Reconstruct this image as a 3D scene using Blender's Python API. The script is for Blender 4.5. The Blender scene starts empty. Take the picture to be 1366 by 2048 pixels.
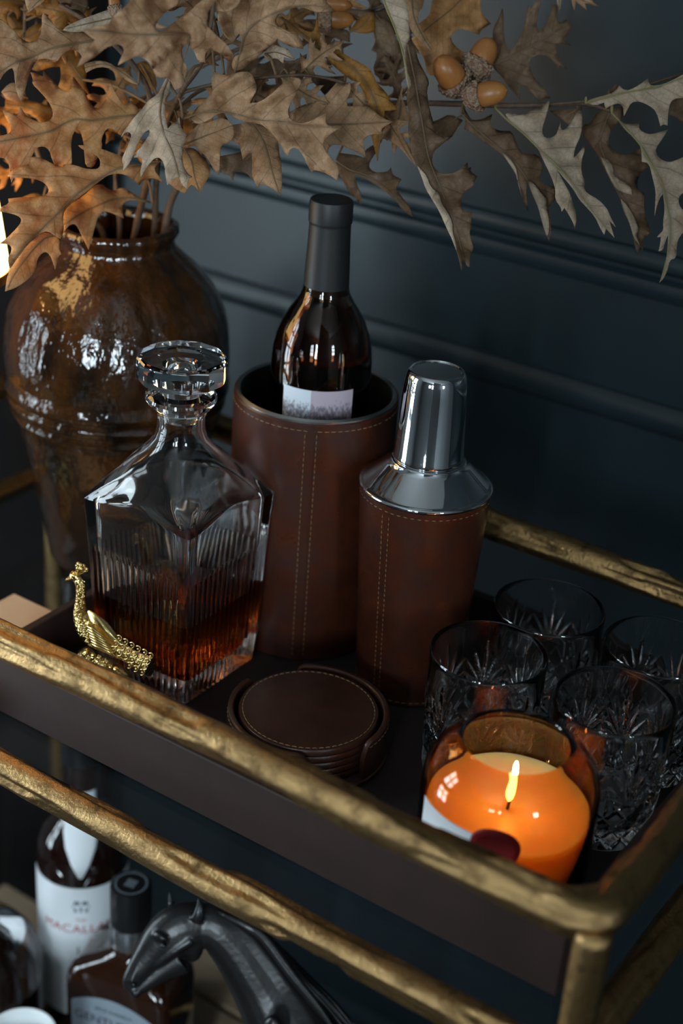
import bpy, bmesh, math, random
import numpy as np
from mathutils import Vector, Matrix, noise
from mathutils.geometry import delaunay_2d_cdt

random.seed(7)
scene = bpy.context.scene
COL = scene.collection
PI = math.pi

# ------------------------------------------------------------------ camera
F_PX = 3060.0
PITCH, ROLL, YAW = [math.radians(a) for a in (27.4, 4.2, 32.4)]
CAM = np.array([0.0, 0.0, 0.647])          # z = 0 is the floor of the tray on the cart
FW = np.array([-math.sin(YAW)*math.cos(PITCH), math.cos(YAW)*math.cos(PITCH), -math.sin(PITCH)])
_rt = np.array([math.cos(YAW), math.sin(YAW), 0.0]); _up = np.cross(_rt, FW)
RT = math.cos(ROLL)*_rt + math.sin(ROLL)*_up
UP = -math.sin(ROLL)*_rt + math.cos(ROLL)*_up
cd = bpy.data.cameras.new('camera'); cam = bpy.data.objects.new('camera', cd); COL.objects.link(cam)
cam.matrix_world = Matrix(((RT[0], UP[0], -FW[0], CAM[0]), (RT[1], UP[1], -FW[1], CAM[1]),
                           (RT[2], UP[2], -FW[2], CAM[2]), (0, 0, 0, 1)))
cd.sensor_fit = 'VERTICAL'; cd.sensor_height = 36; cd.sensor_width = 24
cd.lens = F_PX*36/2048; cd.clip_start = .02
cd.dof.use_dof = True; cd.dof.focus_distance = 1.04; cd.dof.aperture_fstop = 3.4
scene.camera = cam

# ------------------------------------------------------------------ world, light, exposure
scene.view_settings.view_transform = 'Standard'
scene.view_settings.look = 'None'
scene.view_settings.exposure = 0.0
scene.view_settings.gamma = 1.0
w = bpy.data.worlds.new('world'); scene.world = w; w.use_nodes = True
w.node_tree.nodes['Background'].inputs[0].default_value = (.35, .5, .75, 1)
w.node_tree.nodes['Background'].inputs[1].default_value = .02
cy = scene.cycles
cy.max_bounces = 14; cy.transmission_bounces = 12; cy.glossy_bounces = 5; cy.diffuse_bounces = 3
cy.transparent_max_bounces = 8; cy.blur_glossy = .6; cy.sample_clamp_indirect = 6

LAMP1 = .85   # watts of the small lamp's bulb
WIN_POWER = 5.0          # watts for each pane of daylight
def pane_light(loc, rot, sx, sy, power, color=(.73, .90, 1.0)):
    l = bpy.data.lights.new('window_daylight', 'AREA'); l.shape = 'RECTANGLE'; l.size = sx; l.size_y = sy
    l.energy = power; l.color = color
    o = bpy.data.objects.new('window_daylight', l); COL.objects.link(o); o.location = loc; o.rotation_euler = rot
    return o
# (centre along the wall, centre height, columns, rows, pane width, pane height, strength)
WINDOWS = [('left', -.02, .25, 2, 4, .20, .28, .52), ('front', .72, .80, 2, 3, .26, .30, 3.0), ('front', -.05, .80, 2, 3, .15, .20, .55), ('right', -.55, .80, 2, 3, .11, .15, .75)]
X_LEFT, X_RIGHT, Y_FRONT, Y_BACK, Z_FLOOR, Z_CEIL = -1.68, 1.9, -2.3, 1.13, -.82, 1.75
for side, c, zc, nc, nr, pw, ph, k in WINDOWS:
    for i in range(nc):
        for j in range(nr):
            a = c+(i-(nc-1)/2)*(pw+.05); z = zc+(j-(nr-1)/2)*(ph+.05)
            if side == 'left': pane_light((X_LEFT+.015, a, z), (0, -PI/2, 0), ph, pw, WIN_POWER*k)
            elif side == 'right': pane_light((X_RIGHT-.015, a, z), (0, PI/2, 0), ph, pw, WIN_POWER*k)
            else: pane_light((a, Y_FRONT+.015, z), (-PI/2, 0, PI), pw, ph, WIN_POWER*k)

# ------------------------------------------------------------------ helpers
def ray(px, py): return FW+RT*(px-683)/F_PX-UP*(py-1024)/F_PX
def atd(px, py, D): return CAM+ray(px, py)*D
def aty(px, py, Y): d = ray(px, py); return CAM+d*(Y/d[1])
def atz(px, py, z): d = ray(px, py); return CAM+d*((z-CAM[2])/d[2])

def tag(o, label=None, cat=None, group=None, kind=None):
    if label: o['label'] = label
    if cat: o['category'] = cat
    if group: o['group'] = group
    if kind: o['kind'] = kind
    return o
def empty(name, loc, label=None, cat=None, group=None, rz=0):
    o = bpy.data.objects.new(name, None); COL.objects.link(o); o.location = loc; o.rotation_euler = (0, 0, rz)
    o.empty_display_size = .02
    return tag(o, label, cat, group)
def obj(name, vf, mat, parent=None, loc=None, smooth=True, sharp=38, kind=None):
    me = bpy.data.meshes.new(name)
    me.from_pydata([tuple(map(float, v)) for v in vf[0]], [], vf[1]); me.update()
    if smooth:
        me.shade_smooth()
        if sharp: me.set_sharp_from_angle(angle=math.radians(sharp))
    if mat: me.materials.append(mat)
    o = bpy.data.objects.new(name, me); COL.objects.link(o)
    if parent: o.parent = parent
    if loc is not None: o.location = loc
    if kind: o['kind'] = kind
    return o
def join(*parts):
    V = []; Fs = []
    for v, f in parts:
        n = len(V); V += [tuple(x) for x in v]; Fs += [tuple(i+n for i in q) for q in f]
    return V, Fs
def lathe(prof, n=64, z0=0, fn=None):
    """closed or open surface of revolution, profile (r, z) running bottom-outside-up; r = 0 makes a pole"""
    V = []; Fs = []; rings = []
    for r, z in prof:
        if r <= 1e-7: rings.append([len(V)]); V.append((0, 0, z+z0))
        else:
            s = len(V)
            for i in range(n):
                a = 2*PI*i/n; rr, zz = (r, z) if fn is None else fn(r, z, a)
                V.append((rr*math.cos(a), rr*math.sin(a), zz+z0))
            rings.append(list(range(s, s+n)))
    for a, b in zip(rings, rings[1:]):
        if len(a) == 1 and len(b) == 1: continue
        for i in range(n):
            j = (i+1) % n
            if len(a) == 1: Fs.append((a[0], b[j], b[i]))
            elif len(b) == 1: Fs.append((a[i], a[j], b[0]))
            else: Fs.append((a[i], a[j], b[j], b[i]))
    return V, Fs
def spline(pts, k=4):
    """Catmull-Rom through tuples of any length"""
    out = []
    P = [np.array(p, float) for p in pts]
    for i in range(len(P)-1):
        p0 = P[max(i-1, 0)]; p1 = P[i]; p2 = P[i+1]; p3 = P[min(i+2, len(P)-1)]
        for j in range(k):
            t = j/k
            out.append(.5*((2*p1)+(p2-p0)*t+(2*p0-5*p1+4*p2-p3)*t*t+(3*p1-p0-3*p2+p3)*t**3))
    out.append(P[-1]); return out
def tube(path, rad, n=12, flat=1.0, up=(0, 0, 1), cap=True, rfn=None):
    """tube along path; rad scalar or list; flat squeezes along the frame's second axis"""
    P = [np.array(p, float) for p in path]; m = len(P)
    if not hasattr(rad, '__len__'): rad = [rad]*m
    V = []; Fs = []; up = np.array(up, float)
    for i in range(m):
        t = P[min(i+1, m-1)]-P[max(i-1, 0)]; t = t/(np.linalg.norm(t)+1e-12)
        a = np.cross(t, up)
        if np.linalg.norm(a) < 1e-4: a = np.cross(t, (1, .3, 0))
        a /= np.linalg.norm(a); b = np.cross(a, t)
        for j in range(n):
            th = 2*PI*j/n; r = rad[i] if rfn is None else rfn(i, th, rad[i])
            V.append(P[i]+r*(math.cos(th)*a*flat+math.sin(th)*b))
    for i in range(m-1):
        for j in range(n):
            k = (j+1) % n; Fs.append((i*n+j, (i+1)*n+j, (i+1)*n+k, i*n+k))
    if cap:
        Fs.append(tuple(range(n))); Fs.append(tuple(reversed(range((m-1)*n, m*n))))
    return V, Fs
def box(x0, x1, y0, y1, z0, z1):
    V = [(x, y, z) for x in (x0, x1) for y in (y0, y1) for z in (z0, z1)]
    return V, [(0, 1, 3, 2), (4, 6, 7, 5), (0, 4, 5, 1), (2, 3, 7, 6), (0, 2, 6, 4), (1, 5, 7, 3)]
def bevel(o, w=.001, seg=2):
    m = o.modifiers.new('bevel', 'BEVEL'); m.width = w; m.segments = seg; m.limit_method = 'ANGLE'; return o
def ellipsoid(c, r, n=16, m=10):
    V, Fs = lathe([(0, -1)]+[(math.cos(t), math.sin(t)) for t in np.linspace(-PI/2, PI/2, m)[1:-1]]+[(0, 1)], n)
    return [tuple(np.array(c)+np.array(v)*np.array(r)) for v in V], Fs
def capsule_stitch(path_fn, s0, s1, pitch, length, r, nrm_fn):
    parts = []; s = s0
    while s+length < s1:
        a = path_fn(s); b = path_fn(s+length); m = path_fn(s+length/2); nn = np.array(nrm_fn(s+length/2))
        parts.append(tube([np.array(a)-nn*r*.6, np.array(m)+nn*r*.5, np.array(b)-nn*r*.6], [r*.7, r, r*.7], 6))
        s += pitch
    return join(*parts)
def text_mesh(body, size, extrude=0.0, align='CENTER', space=1.0):
    cu = bpy.data.curves.new('lettering', 'FONT'); cu.body = body; cu.size = size; cu.align_x = align; cu.align_y = 'CENTER'
    cu.extrude = extrude; cu.resolution_u = 3; cu.space_character = space
    o = bpy.data.objects.new('lettering_tmp', cu); COL.objects.link(o)
    dg = bpy.context.evaluated_depsgraph_get(); me = o.evaluated_get(dg).to_mesh()
    V = [tuple(v.co) for v in me.vertices]; Fs = [tuple(p.vertices) for p in me.polygons]
    o.evaluated_get(dg).to_mesh_clear(); bpy.data.objects.remove(o); bpy.data.curves.remove(cu)
    return V, Fs
def on_cyl(vf, r, az, z, lift=.0003):
    """wrap flat lettering (x, y) round a cylinder of radius r about local z, facing azimuth az"""
    V = []
    for x, y, d in vf[0]:
        a = az+x/r; V.append(((r+lift+d)*math.cos(a), (r+lift+d)*math.sin(a), z+y))
    return V, vf[1]
def cyl_patch(r, az0, az1, z0, z1, n=32, nz=1, th=.0004, top=None):
    V = []; Fs = []
    for k, rr in enumerate((r, r+th)):
        for i in range(n+1):
            a = az0+(az1-az0)*i/n
            for j in range(nz+1):
                zt = z1 if top is None else top(i/n)
                V.append((rr*math.cos(a), rr*math.sin(a), z0+(zt-z0)*j/nz))
    N = (n+1)*(nz+1)
    for i in range(n):
        for j in range(nz):
            a = i*(nz+1)+j; b = a+nz+1
            Fs.append((a, a+1, b+1, b)); Fs.append((N+a, N+b, N+b+1, N+a+1))
    for i in range(n):
        a = i*(nz+1); b = a+nz+1; Fs.append((a, b, N+b, N+a)); a += nz; b += nz; Fs.append((a, N+a, N+b, b))
    for i in (0, n):
        a = i*(nz+1)
        for j in range(nz): Fs.append((a+j, N+a+j, N+a+j+1, a+j+1))
    return V, Fs

# ------------------------------------------------------------------ materials
def mat(name, base, rough=.5, metal=0.0, col2=None, nscale=60, nmix=(.35, .65), bump=None, coat=0.0, trans=0.0, ior=1.45,
        sss=0.0, sss_r=None, emit=None, estr=0.0, spec=.5, rough2=None, stretch=None, detail=6, voro=None, sheen=0):
    m = bpy.data.materials.new(name); m.use_nodes = True; nt = m.node_tree; N = nt.nodes; L = nt.links
    b = N['Principled BSDF']
    b.inputs['Base Color'].default_value = (*base, 1); b.inputs['Roughness'].default_value = rough
    b.inputs['Metallic'].default_value = metal; b.inputs['IOR'].default_value = ior
    b.inputs['Transmission Weight'].default_value = trans; b.inputs['Coat Weight'].default_value = coat
    b.inputs['Coat Roughness'].default_value = .05
    b.inputs['Specular IOR Level'].default_value = spec
    if sheen: b.inputs['Sheen Weight'].default_value = sheen
    if sss:
        b.inputs['Subsurface Weight'].default_value = sss; b.inputs['Subsurface Radius'].default_value = sss_r or (1, .5, .25)
        b.inputs['Subsurface Scale'].default_value = 1.0
    if emit:
        b.inputs['Emission Color'].default_value = (*emit, 1); b.inputs['Emission Strength'].default_value = estr
    tc = N.new('ShaderNodeTexCoord'); src = tc.outputs['Object']
    if stretch:
        mp = N.new('ShaderNodeMapping'); mp.inputs['Scale'].default_value = stretch; L.new(src, mp.inputs[0]); src = mp.outputs[0]
    if col2 is not None:
        n = N.new('ShaderNodeTexNoise'); n.inputs['Scale'].default_value = nscale; n.inputs['Detail'].default_value = detail
        n.inputs['Roughness'].default_value = .6
        L.new(src, n.inputs['Vector'])
        r = N.new('ShaderNodeMapRange'); r.inputs['From Min'].default_value = nmix[0]; r.inputs['From Max'].default_value = nmix[1]
        L.new(n.outputs['Fac'], r.inputs['Value'])
        mx = N.new('ShaderNodeMix'); mx.data_type = 'RGBA'; mx.inputs['A'].default_value = (*base, 1); mx.inputs['B'].default_value = (*col2, 1)
        L.new(r.outputs[0], mx.inputs['Factor']); L.new(mx.outputs['Result'], b.inputs['Base Color'])
        if rough2 is not None:
            r2 = N.new('ShaderNodeMapRange'); r2.inputs['To Min'].default_value = rough; r2.inputs['To Max'].default_value = rough2
            L.new(r.outputs[0], r2.inputs['Value']); L.new(r2.outputs[0], b.inputs['Roughness'])
    if bump or voro:
        prev = None
        for kind, sc_, st, di in [('n',)+q for q in (bump or [])]+[('v',)+q for q in (voro or [])]:
            if kind == 'n':
                n = N.new('ShaderNodeTexNoise'); n.inputs['Detail'].default_value = 4; o_ = n.outputs['Fac']
            else:
                n = N.new('ShaderNodeTexVoronoi'); o_ = n.outputs['Distance']
            n.inputs['Scale'].default_value = sc_
            L.new(src, n.inputs['Vector'])
            bp = N.new('ShaderNodeBump'); bp.inputs['Strength'].default_value = st; bp.inputs['Distance'].default_value = di
            L.new(o_, bp.inputs['Height'])
            if prev: L.new(prev.outputs[0], bp.inputs['Normal'])
            prev = bp
        L.new(prev.outputs[0], b.inputs['Normal'])
        if coat: L.new(prev.outputs[0], b.inputs['Coat Normal'])
    return m

M = {}
M['wall'] = mat('wall_paint', (.012, .0235, .029), .40, col2=(.010, .020, .025), nscale=9, bump=[(700, .12, .0006)])
M['room'] = mat('room_paint', (.15, .155, .16), .8)
M['ceil'] = mat('ceiling_paint', (.55, .55, .54), .9)
M['floor'] = mat('floor_wood', (.020, .019, .020), .5, col2=(.035, .030, .027), nscale=7, stretch=(1, 12, 1))
M['dark_panel'] = mat('dark_panel_finish', (.010, .009, .009), .9, col2=(.014, .011, .010), nscale=8, stretch=(10, 1, 1), spec=.08)
M['frame'] = mat('window_frame_paint', (.5, .5, .5), .5)
M['gold'] = mat('aged_brass', (.45, .275, .115), .33, 1.0, col2=(.11, .062, .026), nscale=70, nmix=(.48, .70), rough2=.55,
                bump=[(420, .55, .0012), (1600, .5, .0005)])
M['tray'] = mat('tray_leather', (.028, .0135, .011), .55, col2=(.023, .011, .009), nscale=40, bump=[(1400, .25, .0004)])
M['tray_in'] = mat('tray_lining', (.022, .014, .013), .6, bump=[(1200, .2, .0004)])
M['leather'] = mat('saddle_leather', (.062, .0148, .006), .27, col2=(.034, .0085, .004), nscale=45, bump=[(1500, .22, .0004), (220, .10, .0008)], rough2=.45)
M['leather_dk'] = mat('dark_saddle_leather', (.050, .018, .010), .32, col2=(.032, .012, .007), nscale=45, bump=[(1400, .22, .0004), (220, .10, .0008)])
M['thread'] = mat('tan_thread', (.21, .125, .058), .8)
M['steel'] = mat('polished_steel', (.72, .74, .76), .045, 1.0, bump=[(28, .03, .004)])
M['steel_in'] = mat('brushed_steel', (.42, .41, .40), .28, 1.0, bump=[(300, .1, .0004)])
M['glass'] = mat('clear_glass', (1, 1, 1), 0, trans=1, ior=1.50)
M['crystal'] = mat('crystal_glass', (.98, .99, 1), 0, trans=1, ior=1.60)
M['shelf_glass'] = mat('shelf_glass', (.80, .86, .90), 0, trans=1, ior=1.45)
M['whisky'] = mat('amber_whisky', (.46, .105, .016), 0, trans=1, ior=1.36)
M['wine_glass'] = mat('amber_bottle_glass', (.52, .25, .10), .0, trans=1, ior=1.5)
M['wine'] = mat('rose_wine', (.60, .22, .09), 0, trans=1, ior=1.34)
M['capsule'] = mat('black_capsule', (.012, .012, .013), .48, bump=[(900, .15, .0003)])
M['amber'] = mat('amber_jar_glass', (.92, .40, .105), 0, trans=1, ior=1.47)
M['wax'] = mat('candle_wax', (.90, .64, .38), .35, sss=1.0, sss_r=(.022, .010, .004), bump=[(40, .15, .002)])
M['flame'] = mat('flame', (0, 0, 0), 1, emit=(1, .60, .31), estr=64)
M['wick'] = mat('charred_wick', (.01, .008, .007), .9)
M['paper'] = mat('white_label_paper', (.72, .74, .76), .6)
M['seal'] = mat('red_wax_seal', (.16, .006, .008), .3, bump=[(500, .25, .001)])
M['black_plastic'] = mat('black_cap', (.008, .008, .009), .3)
M['black_ink'] = mat('black_ink', (.02, .02, .022), .6)
M['red_ink'] = mat('red_ink', (.42, .05, .07), .6)
M['grey_ink'] = mat('grey_ink', (.12, .14, .16), .6)
M['dark_glass'] = mat('dark_bottle_glass', (.010, .003, .002), .03, spec=.6, coat=.6)
M['dark_amber'] = mat('brown_whisky_glass', (.020, .006, .0025), .03, spec=.6, coat=.6)
M['label_grey'] = mat('grey_label', (.22, .26, .30), .55)
M['silver'] = mat('silver_band', (.55, .57, .60), .25, 1.0)
M['white_cer'] = mat('white_ceramic', (.78, .80, .80), .25, coat=.4)
M['bronze'] = mat('dark_bronze', (.009, .008, .0085), .32, .25, col2=(.016, .0135, .0135), nscale=30, bump=[(260, .25, .0008)], spec=.6)
M['birdgold'] = mat('polished_gold', (.78, .58, .24), .20, 1.0, col2=(.50, .34, .12), nscale=160, bump=[(480, .45, .0012)], voro=[(420, .55, .0011)])
M['birdgold_s'] = mat('smooth_gold', (.78, .58, .24), .22, 1.0, bump=[(900, .3, .0006)])
M['tan_box'] = mat('tan_leather', (.80, .56, .36), .5, col2=(.74, .50, .31), nscale=25, bump=[(900, .15, .0004)])
M['board'] = mat('pale_wood', (.34, .25, .17), .55, col2=(.27, .18, .11), nscale=12, stretch=(1, 14, 1))
M['shade'] = mat('lamp_shade', (.8, .65, .4), .8, emit=(1.0, .60, .21), estr=6.5)
M['added_lining'] = mat('added_lining_dark', (.10, .08, .05), .8)
M['lampbase'] = mat('lamp_base_brass', (.45, .32, .14), .3, 1.0)
M['nut'] = mat('acorn_nut', (.34, .135, .035), .38, col2=(.27, .095, .025), nscale=120, stretch=(1, 1, .2), bump=[(300, .1, .0005)])
M['cup'] = mat('acorn_cup', (.17, .085, .05), .75, col2=(.30, .20, .13), nscale=260, voro=[(380, .9, .002)], bump=[(900, .5, .001)])
M['stem'] = mat('twig_bark', (.105, .055, .030), .7, col2=(.055, .035, .022), nscale=200, bump=[(500, .5, .0012)])
M['petiole'] = mat('olive_petiole', (.20, .17, .055), .55)

def glaze():
    m = mat('brown_glaze', (.046, .0165, .004), .10, col2=(.009, .0045, .0022), nscale=26, nmix=(.40, .62), coat=.5,
            bump=[(45, .75, .006), (120, .35, .0025)], stretch=(1, 1, .55), detail=9)
    return m
M['glaze'] = glaze()

def leaf_mat(name, base, col2, trans=.35):
    m = bpy.data.materials.new(name); m.use_nodes = True; nt = m.node_tree; N = nt.nodes; L = nt.links
    b = N['Principled BSDF']; out = N['Material Output']
    b.inputs['Roughness'].default_value = .55; b.inputs['Specular IOR Level'].default_value = .35
    uv = N.new('ShaderNodeUVMap'); sep = N.new('ShaderNodeSeparateXYZ'); L.new(uv.outputs[0], sep.inputs[0])
    ab = N.new('ShaderNodeMath'); ab.operation = 'ABSOLUTE'; L.new(sep.outputs[1], ab.inputs[0])
    sub = N.new('ShaderNodeMath'); sub.operation = 'MULTIPLY_ADD'; L.new(ab.outputs[0], sub.inputs[0]); sub.inputs[1].default_value = -.9; L.new(sep.outputs[0], sub.inputs[2])
    mul = N.new('ShaderNodeMath'); mul.operation = 'MULTIPLY'; L.new(sub.outputs[0], mul.inputs[0]); mul.inputs[1].default_value = 7
    fr = N.new('ShaderNodeMath'); fr.operation = 'FRACT'; L.new(mul.outputs[0], fr.inputs[0])
    d = N.new('ShaderNodeMath'); d.operation = 'SUBTRACT'; L.new(fr.outputs[0], d.inputs[0]); d.inputs[1].default_value = .5
    da = N.new('ShaderNodeMath'); da.operation = 'ABSOLUTE'; L.new(d.outputs[0], da.inputs[0])
    vr = N.new('ShaderNodeMapRange'); L.new(da.outputs[0], vr.inputs['Value']); vr.inputs['From Min'].default_value = .0; vr.inputs['From Max'].default_value = .05; vr.inputs['To Min'].default_value = 1; vr.inputs['To Max'].default_value = 0
    rb = N.new('ShaderNodeMapRange'); L.new(ab.outputs[0], rb.inputs['Value']); rb.inputs['From Min'].default_value = .004; rb.inputs['From Max'].default_value = .02; rb.inputs['To Min'].default_value = 1; rb.inputs['To Max'].default_value = 0
    mxv = N.new('ShaderNodeMath'); mxv.operation = 'MAXIMUM'; L.new(vr.outputs[0], mxv.inputs[0]); L.new(rb.outputs[0], mxv.inputs[1])
    tc = N.new('ShaderNodeTexCoord')
    n = N.new('ShaderNodeTexNoise'); n.inputs['Scale'].default_value = 55; n.inputs['Detail'].default_value = 7; L.new(tc.outputs['Object'], n.inputs['Vector'])
    r = N.new('ShaderNodeMapRange'); r.inputs['From Min'].default_value = .35; r.inputs['From Max'].default_value = .68; L.new(n.outputs['Fac'], r.inputs['Value'])
    mx = N.new('ShaderNodeMix'); mx.data_type = 'RGBA'; mx.inputs['A'].default_value = (*base, 1); mx.inputs['B'].default_value = (*col2, 1); L.new(r.outputs[0], mx.inputs['Factor'])
    vo = N.new('ShaderNodeTexVoronoi'); vo.feature = 'DISTANCE_TO_EDGE'; vo.inputs['Scale'].default_value = 260; L.new(tc.outputs['Object'], vo.inputs['Vector'])
    vm = N.new('ShaderNodeMapRange'); L.new(vo.outputs['Distance'], vm.inputs['Value']); vm.inputs['From Max'].default_value = .12; vm.inputs['To Min'].default_value = .84; vm.inputs['To Max'].default_value = 1.0
    mv = N.new('ShaderNodeMath'); mv.operation = 'MULTIPLY_ADD'; L.new(mxv.outputs[0], mv.inputs[0]); mv.inputs[1].default_value = -.34; mv.inputs[2].default_value = 1
    ml = N.new('ShaderNodeMath'); ml.operation = 'MULTIPLY'; L.new(mv.outputs[0], ml.inputs[0]); L.new(vm.outputs[0], ml.inputs[1])
    cm = N.new('ShaderNodeVectorMath'); cm.operation = 'SCALE'; L.new(mx.outputs['Result'], cm.inputs[0]); L.new(ml.outputs[0], cm.inputs['Scale'])
    L.new(cm.outputs[0], b.inputs['Base Color'])
    bp = N.new('ShaderNodeBump'); bp.inputs['Strength'].default_value = .5; bp.inputs['Distance'].default_value = .0012; L.new(ml.outputs[0], bp.inputs['Height'])
    n2 = N.new('ShaderNodeTexNoise'); n2.inputs['Scale'].default_value = 120; L.new(tc.outputs['Object'], n2.inputs['Vector'])
    bp2 = N.new('ShaderNodeBump'); bp2.inputs['Strength'].default_value = .35; bp2.inputs['Distance'].default_value = .002; L.new(n2.outputs['Fac'], bp2.inputs['Height']); L.new(bp.outputs[0], bp2.inputs['Normal'])
    L.new(bp2.outputs[0], b.inputs['Normal'])
    tr = N.new('ShaderNodeBsdfTranslucent'); sat = N.new('ShaderNodeMix'); sat.data_type = 'RGBA'; sat.blend_type = 'MULTIPLY'; sat.inputs['Factor'].default_value = 1
    L.new(cm.outputs[0], sat.inputs['A']); sat.inputs['B'].default_value = (1.0, .72, .42, 1); L.new(sat.outputs['Result'], tr.inputs[0])
    ms = N.new('ShaderNodeMixShader'); ms.inputs[0].default_value = trans; L.new(b.outputs[0], ms.inputs[1]); L.new(tr.outputs[0], ms.inputs[2]); L.new(ms.outputs[0], out.inputs[0])
    return m
M['lf_tan'] = leaf_mat('leaf_tan', (.47, .28, .15), (.355, .19, .092))
M['lf_warm'] = leaf_mat('leaf_russet', (.53, .275, .108), (.42, .195, .068))
M['lf_pale'] = leaf_mat('leaf_pale', (.56, .43, .31), (.46, .33, .22))
M['lf_brown'] = leaf_mat('leaf_brown', (.22, .13, .072), (.14, .078, .042))
M['lf_gold'] = leaf_mat('leaf_gold', (.40, .19, .04), (.30, .12, .022))

# ------------------------------------------------------------------ the room
def struct(name, vf, m, smooth=False): 
    o = obj(name, vf, m, smooth=smooth, sharp=30); o['kind'] = 'structure'; return o
struct('wall_back', box(X_LEFT, X_RIGHT, Y_BACK, Y_BACK+.1, Z_FLOOR, Z_CEIL), M['wall'])
struct('wall_left', box(X_LEFT-.1, X_LEFT, Y_FRONT, Y_BACK, Z_FLOOR, Z_CEIL), M['room'])
struct('wall_right', box(X_RIGHT, X_RIGHT+.1, Y_FRONT, Y_BACK, Z_FLOOR, Z_CEIL), M['room'])
struct('wall_front', box(X_LEFT, X_RIGHT, Y_FRONT-.1, Y_FRONT, Z_FLOOR, Z_CEIL), M['room'])
struct('dark_panel_1', box(X_LEFT, -1.02, Y_BACK-.035, Y_BACK-.0005, Z_FLOOR, 1.30), M['dark_panel'])  # plain dark panel over the left end of the back wall
struct('floor', box(X_LEFT, X_RIGHT, Y_FRONT, Y_BACK, Z_FLOOR-.05, Z_FLOOR), M['floor'])
struct('ceiling', box(X_LEFT, X_RIGHT, Y_FRONT, Y_BACK, Z_CEIL, Z_CEIL+.05), M['ceil'])
def moulding(name, prof):
    V = []; Fs = []; n = len(prof)
    for x in (-1.0195, X_RIGHT):
        for d, z in prof: V.append((x, Y_BACK-d, z))
    for i in range(n):
        j = (i+1) % n; Fs.append((i, j, n+j, n+i))
    Fs += [tuple(range(n))[::-1], tuple(range(n, 2*n))]
    return struct(name, (V, Fs), M['wall'], True)
moulding('trim_1', [(0, .286), (.005, .285), (.007, .282), (.008, .277), (.007, .273), (.0008, .268), (.0008, .2655), (.007, .262), (.008, .257), (.007, .251), (.004, .247), (0, .246)])
moulding('trim_2', [(0, .161), (.003, .160), (.006, .156), (.008, .150), (.008, .143), (.006, .138), (.003, .135), (0, .134)])
moulding('baseboard_back', [(0, Z_FLOOR+.16), (.012, Z_FLOOR+.155), (.016, Z_FLOOR+.13), (.016, Z_FLOOR), (0, Z_FLOOR)])
for k, (side, c, zc, nc, nr, pw, ph, _) in enumerate(WINDOWS):
    W_ = nc*(pw+.05)+.05; H_ = nr*(ph+.05)+.05; bars = []
    for i in range(nc+1):
        a = c-W_/2+.025+i*(pw+.05)
        bars.append((a-.025, a+.025, zc-H_/2, zc+H_/2))
    for j in range(nr+1):
        z = zc-H_/2+.025+j*(ph+.05)
        bars.append((c-W_/2, c+W_/2, z-.025, z+.025))
    if side == 'left': vf = join(*[box(X_LEFT, X_LEFT+.05, a, b, z0, z1) for a, b, z0, z1 in bars])
    elif side == 'right': vf = join(*[box(X_RIGHT-.05, X_RIGHT, a, b, z0, z1) for a, b, z0, z1 in bars])
    else: vf = join(*[box(a, b, Y_FRONT, Y_FRONT+.05, z0, z1) for a, b, z0, z1 in bars])
    struct('window_%d' % (k+1), vf, M['frame'])

# ------------------------------------------------------------------ bar cart
CX0, CX1, CY0, CY1 = -.94, -.205, .60, .96
Z_TOP, Z_GL, Z_LOW = .095, -.010, -.550
cart = empty('bar_cart', ((CX0+CX1)/2, (CY0+CY1)/2, Z_FLOOR), 'brass bar cart with rough cast rails and glass shelves', 'bar cart')
C0 = np.array(cart.location)
def loop_path(x0, x1, y0, y1, z, rc, step=.0035):
    pts = []
    def arc(cx, cy, a0, a1):
        for t in np.linspace(a0, a1, 9): pts.append((cx+rc*math.cos(t), cy+rc*math.sin(t), z))
    def line(p, q):
        n = max(2, int(np.hypot(q[0]-p[0], q[1]-p[1])/step))
        for t in np.linspace(0, 1, n)[1:-1]: pts.append((p[0]+(q[0]-p[0])*t, p[1]+(q[1]-p[1])*t, z))
    line((x0+rc, y0), (x1-rc, y0)); arc(x1-rc, y0+rc, -PI/2, 0)
    line((x1, y0+rc), (x1, y1-rc)); arc(x1-rc, y1-rc, 0, PI/2)
    line((x1-rc, y1), (x0+rc, y1)); arc(x0+rc, y1-rc, PI/2, PI)
    line((x0, y1-rc), (x0, y0+rc)); arc(x0+rc, y0+rc, PI, 1.5*PI)
    return pts
def cast_r(p, th, r, seed):
    """uneven cast branch: slow swelling, long gouges, pitted beds"""
    x, y, z = p; s = x*1.0+y*1.0
    sw = noise.noise((s*9, seed, 1.3))*.09+noise.noise((s*24, math.cos(th)*.7+seed, math.sin(th)*.7))*.07
    g = noise.noise((s*10+seed*7, math.cos(th)*1.5+seed, math.sin(th)*1.5+3.1))
    d = 0
    if g > .06: 
        q = min((g-.06)/.12, 1); d = q*q*(3-2*q)*.24
        d += q*noise.noise((x*420, y*420, th*6))*.04
    rid = noise.noise((s*18, math.cos(th)*2.6, math.sin(th)*2.6+seed))*.06
    return r*(1+sw+rid-d)
def cast_loop(z, r, seed, n=36, rc=.016):
    P = loop_path(CX0, CX1, CY0, CY1, z, rc); m = len(P); V = []; Fs = []
    for i in range(m):
        t = np.array(P[(i+1) % m])-np.array(P[i-1]); t /= np.linalg.norm(t)
        a = np.cross(t, (0, 0, 1)); b = np.array((0, 0, 1.0))
        for j in range(n):
            th = 2*PI*j/n; rr = cast_r(P[i], th, r, seed)
            V.append(np.array(P[i])+rr*(math.cos(th)*a*1.02+math.sin(th)*b)-C0)
    for i in range(m):
        i2 = (i+1) % m
        for j in range(n):
            k = (j+1) % n; Fs.append((i*n+j, i2*n+j, i2*n+k, i*n+k))
    return V, Fs
obj('top_rail', cast_loop(Z_TOP, .0118, 1.7), M['gold'], cart, sharp=0)
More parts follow.
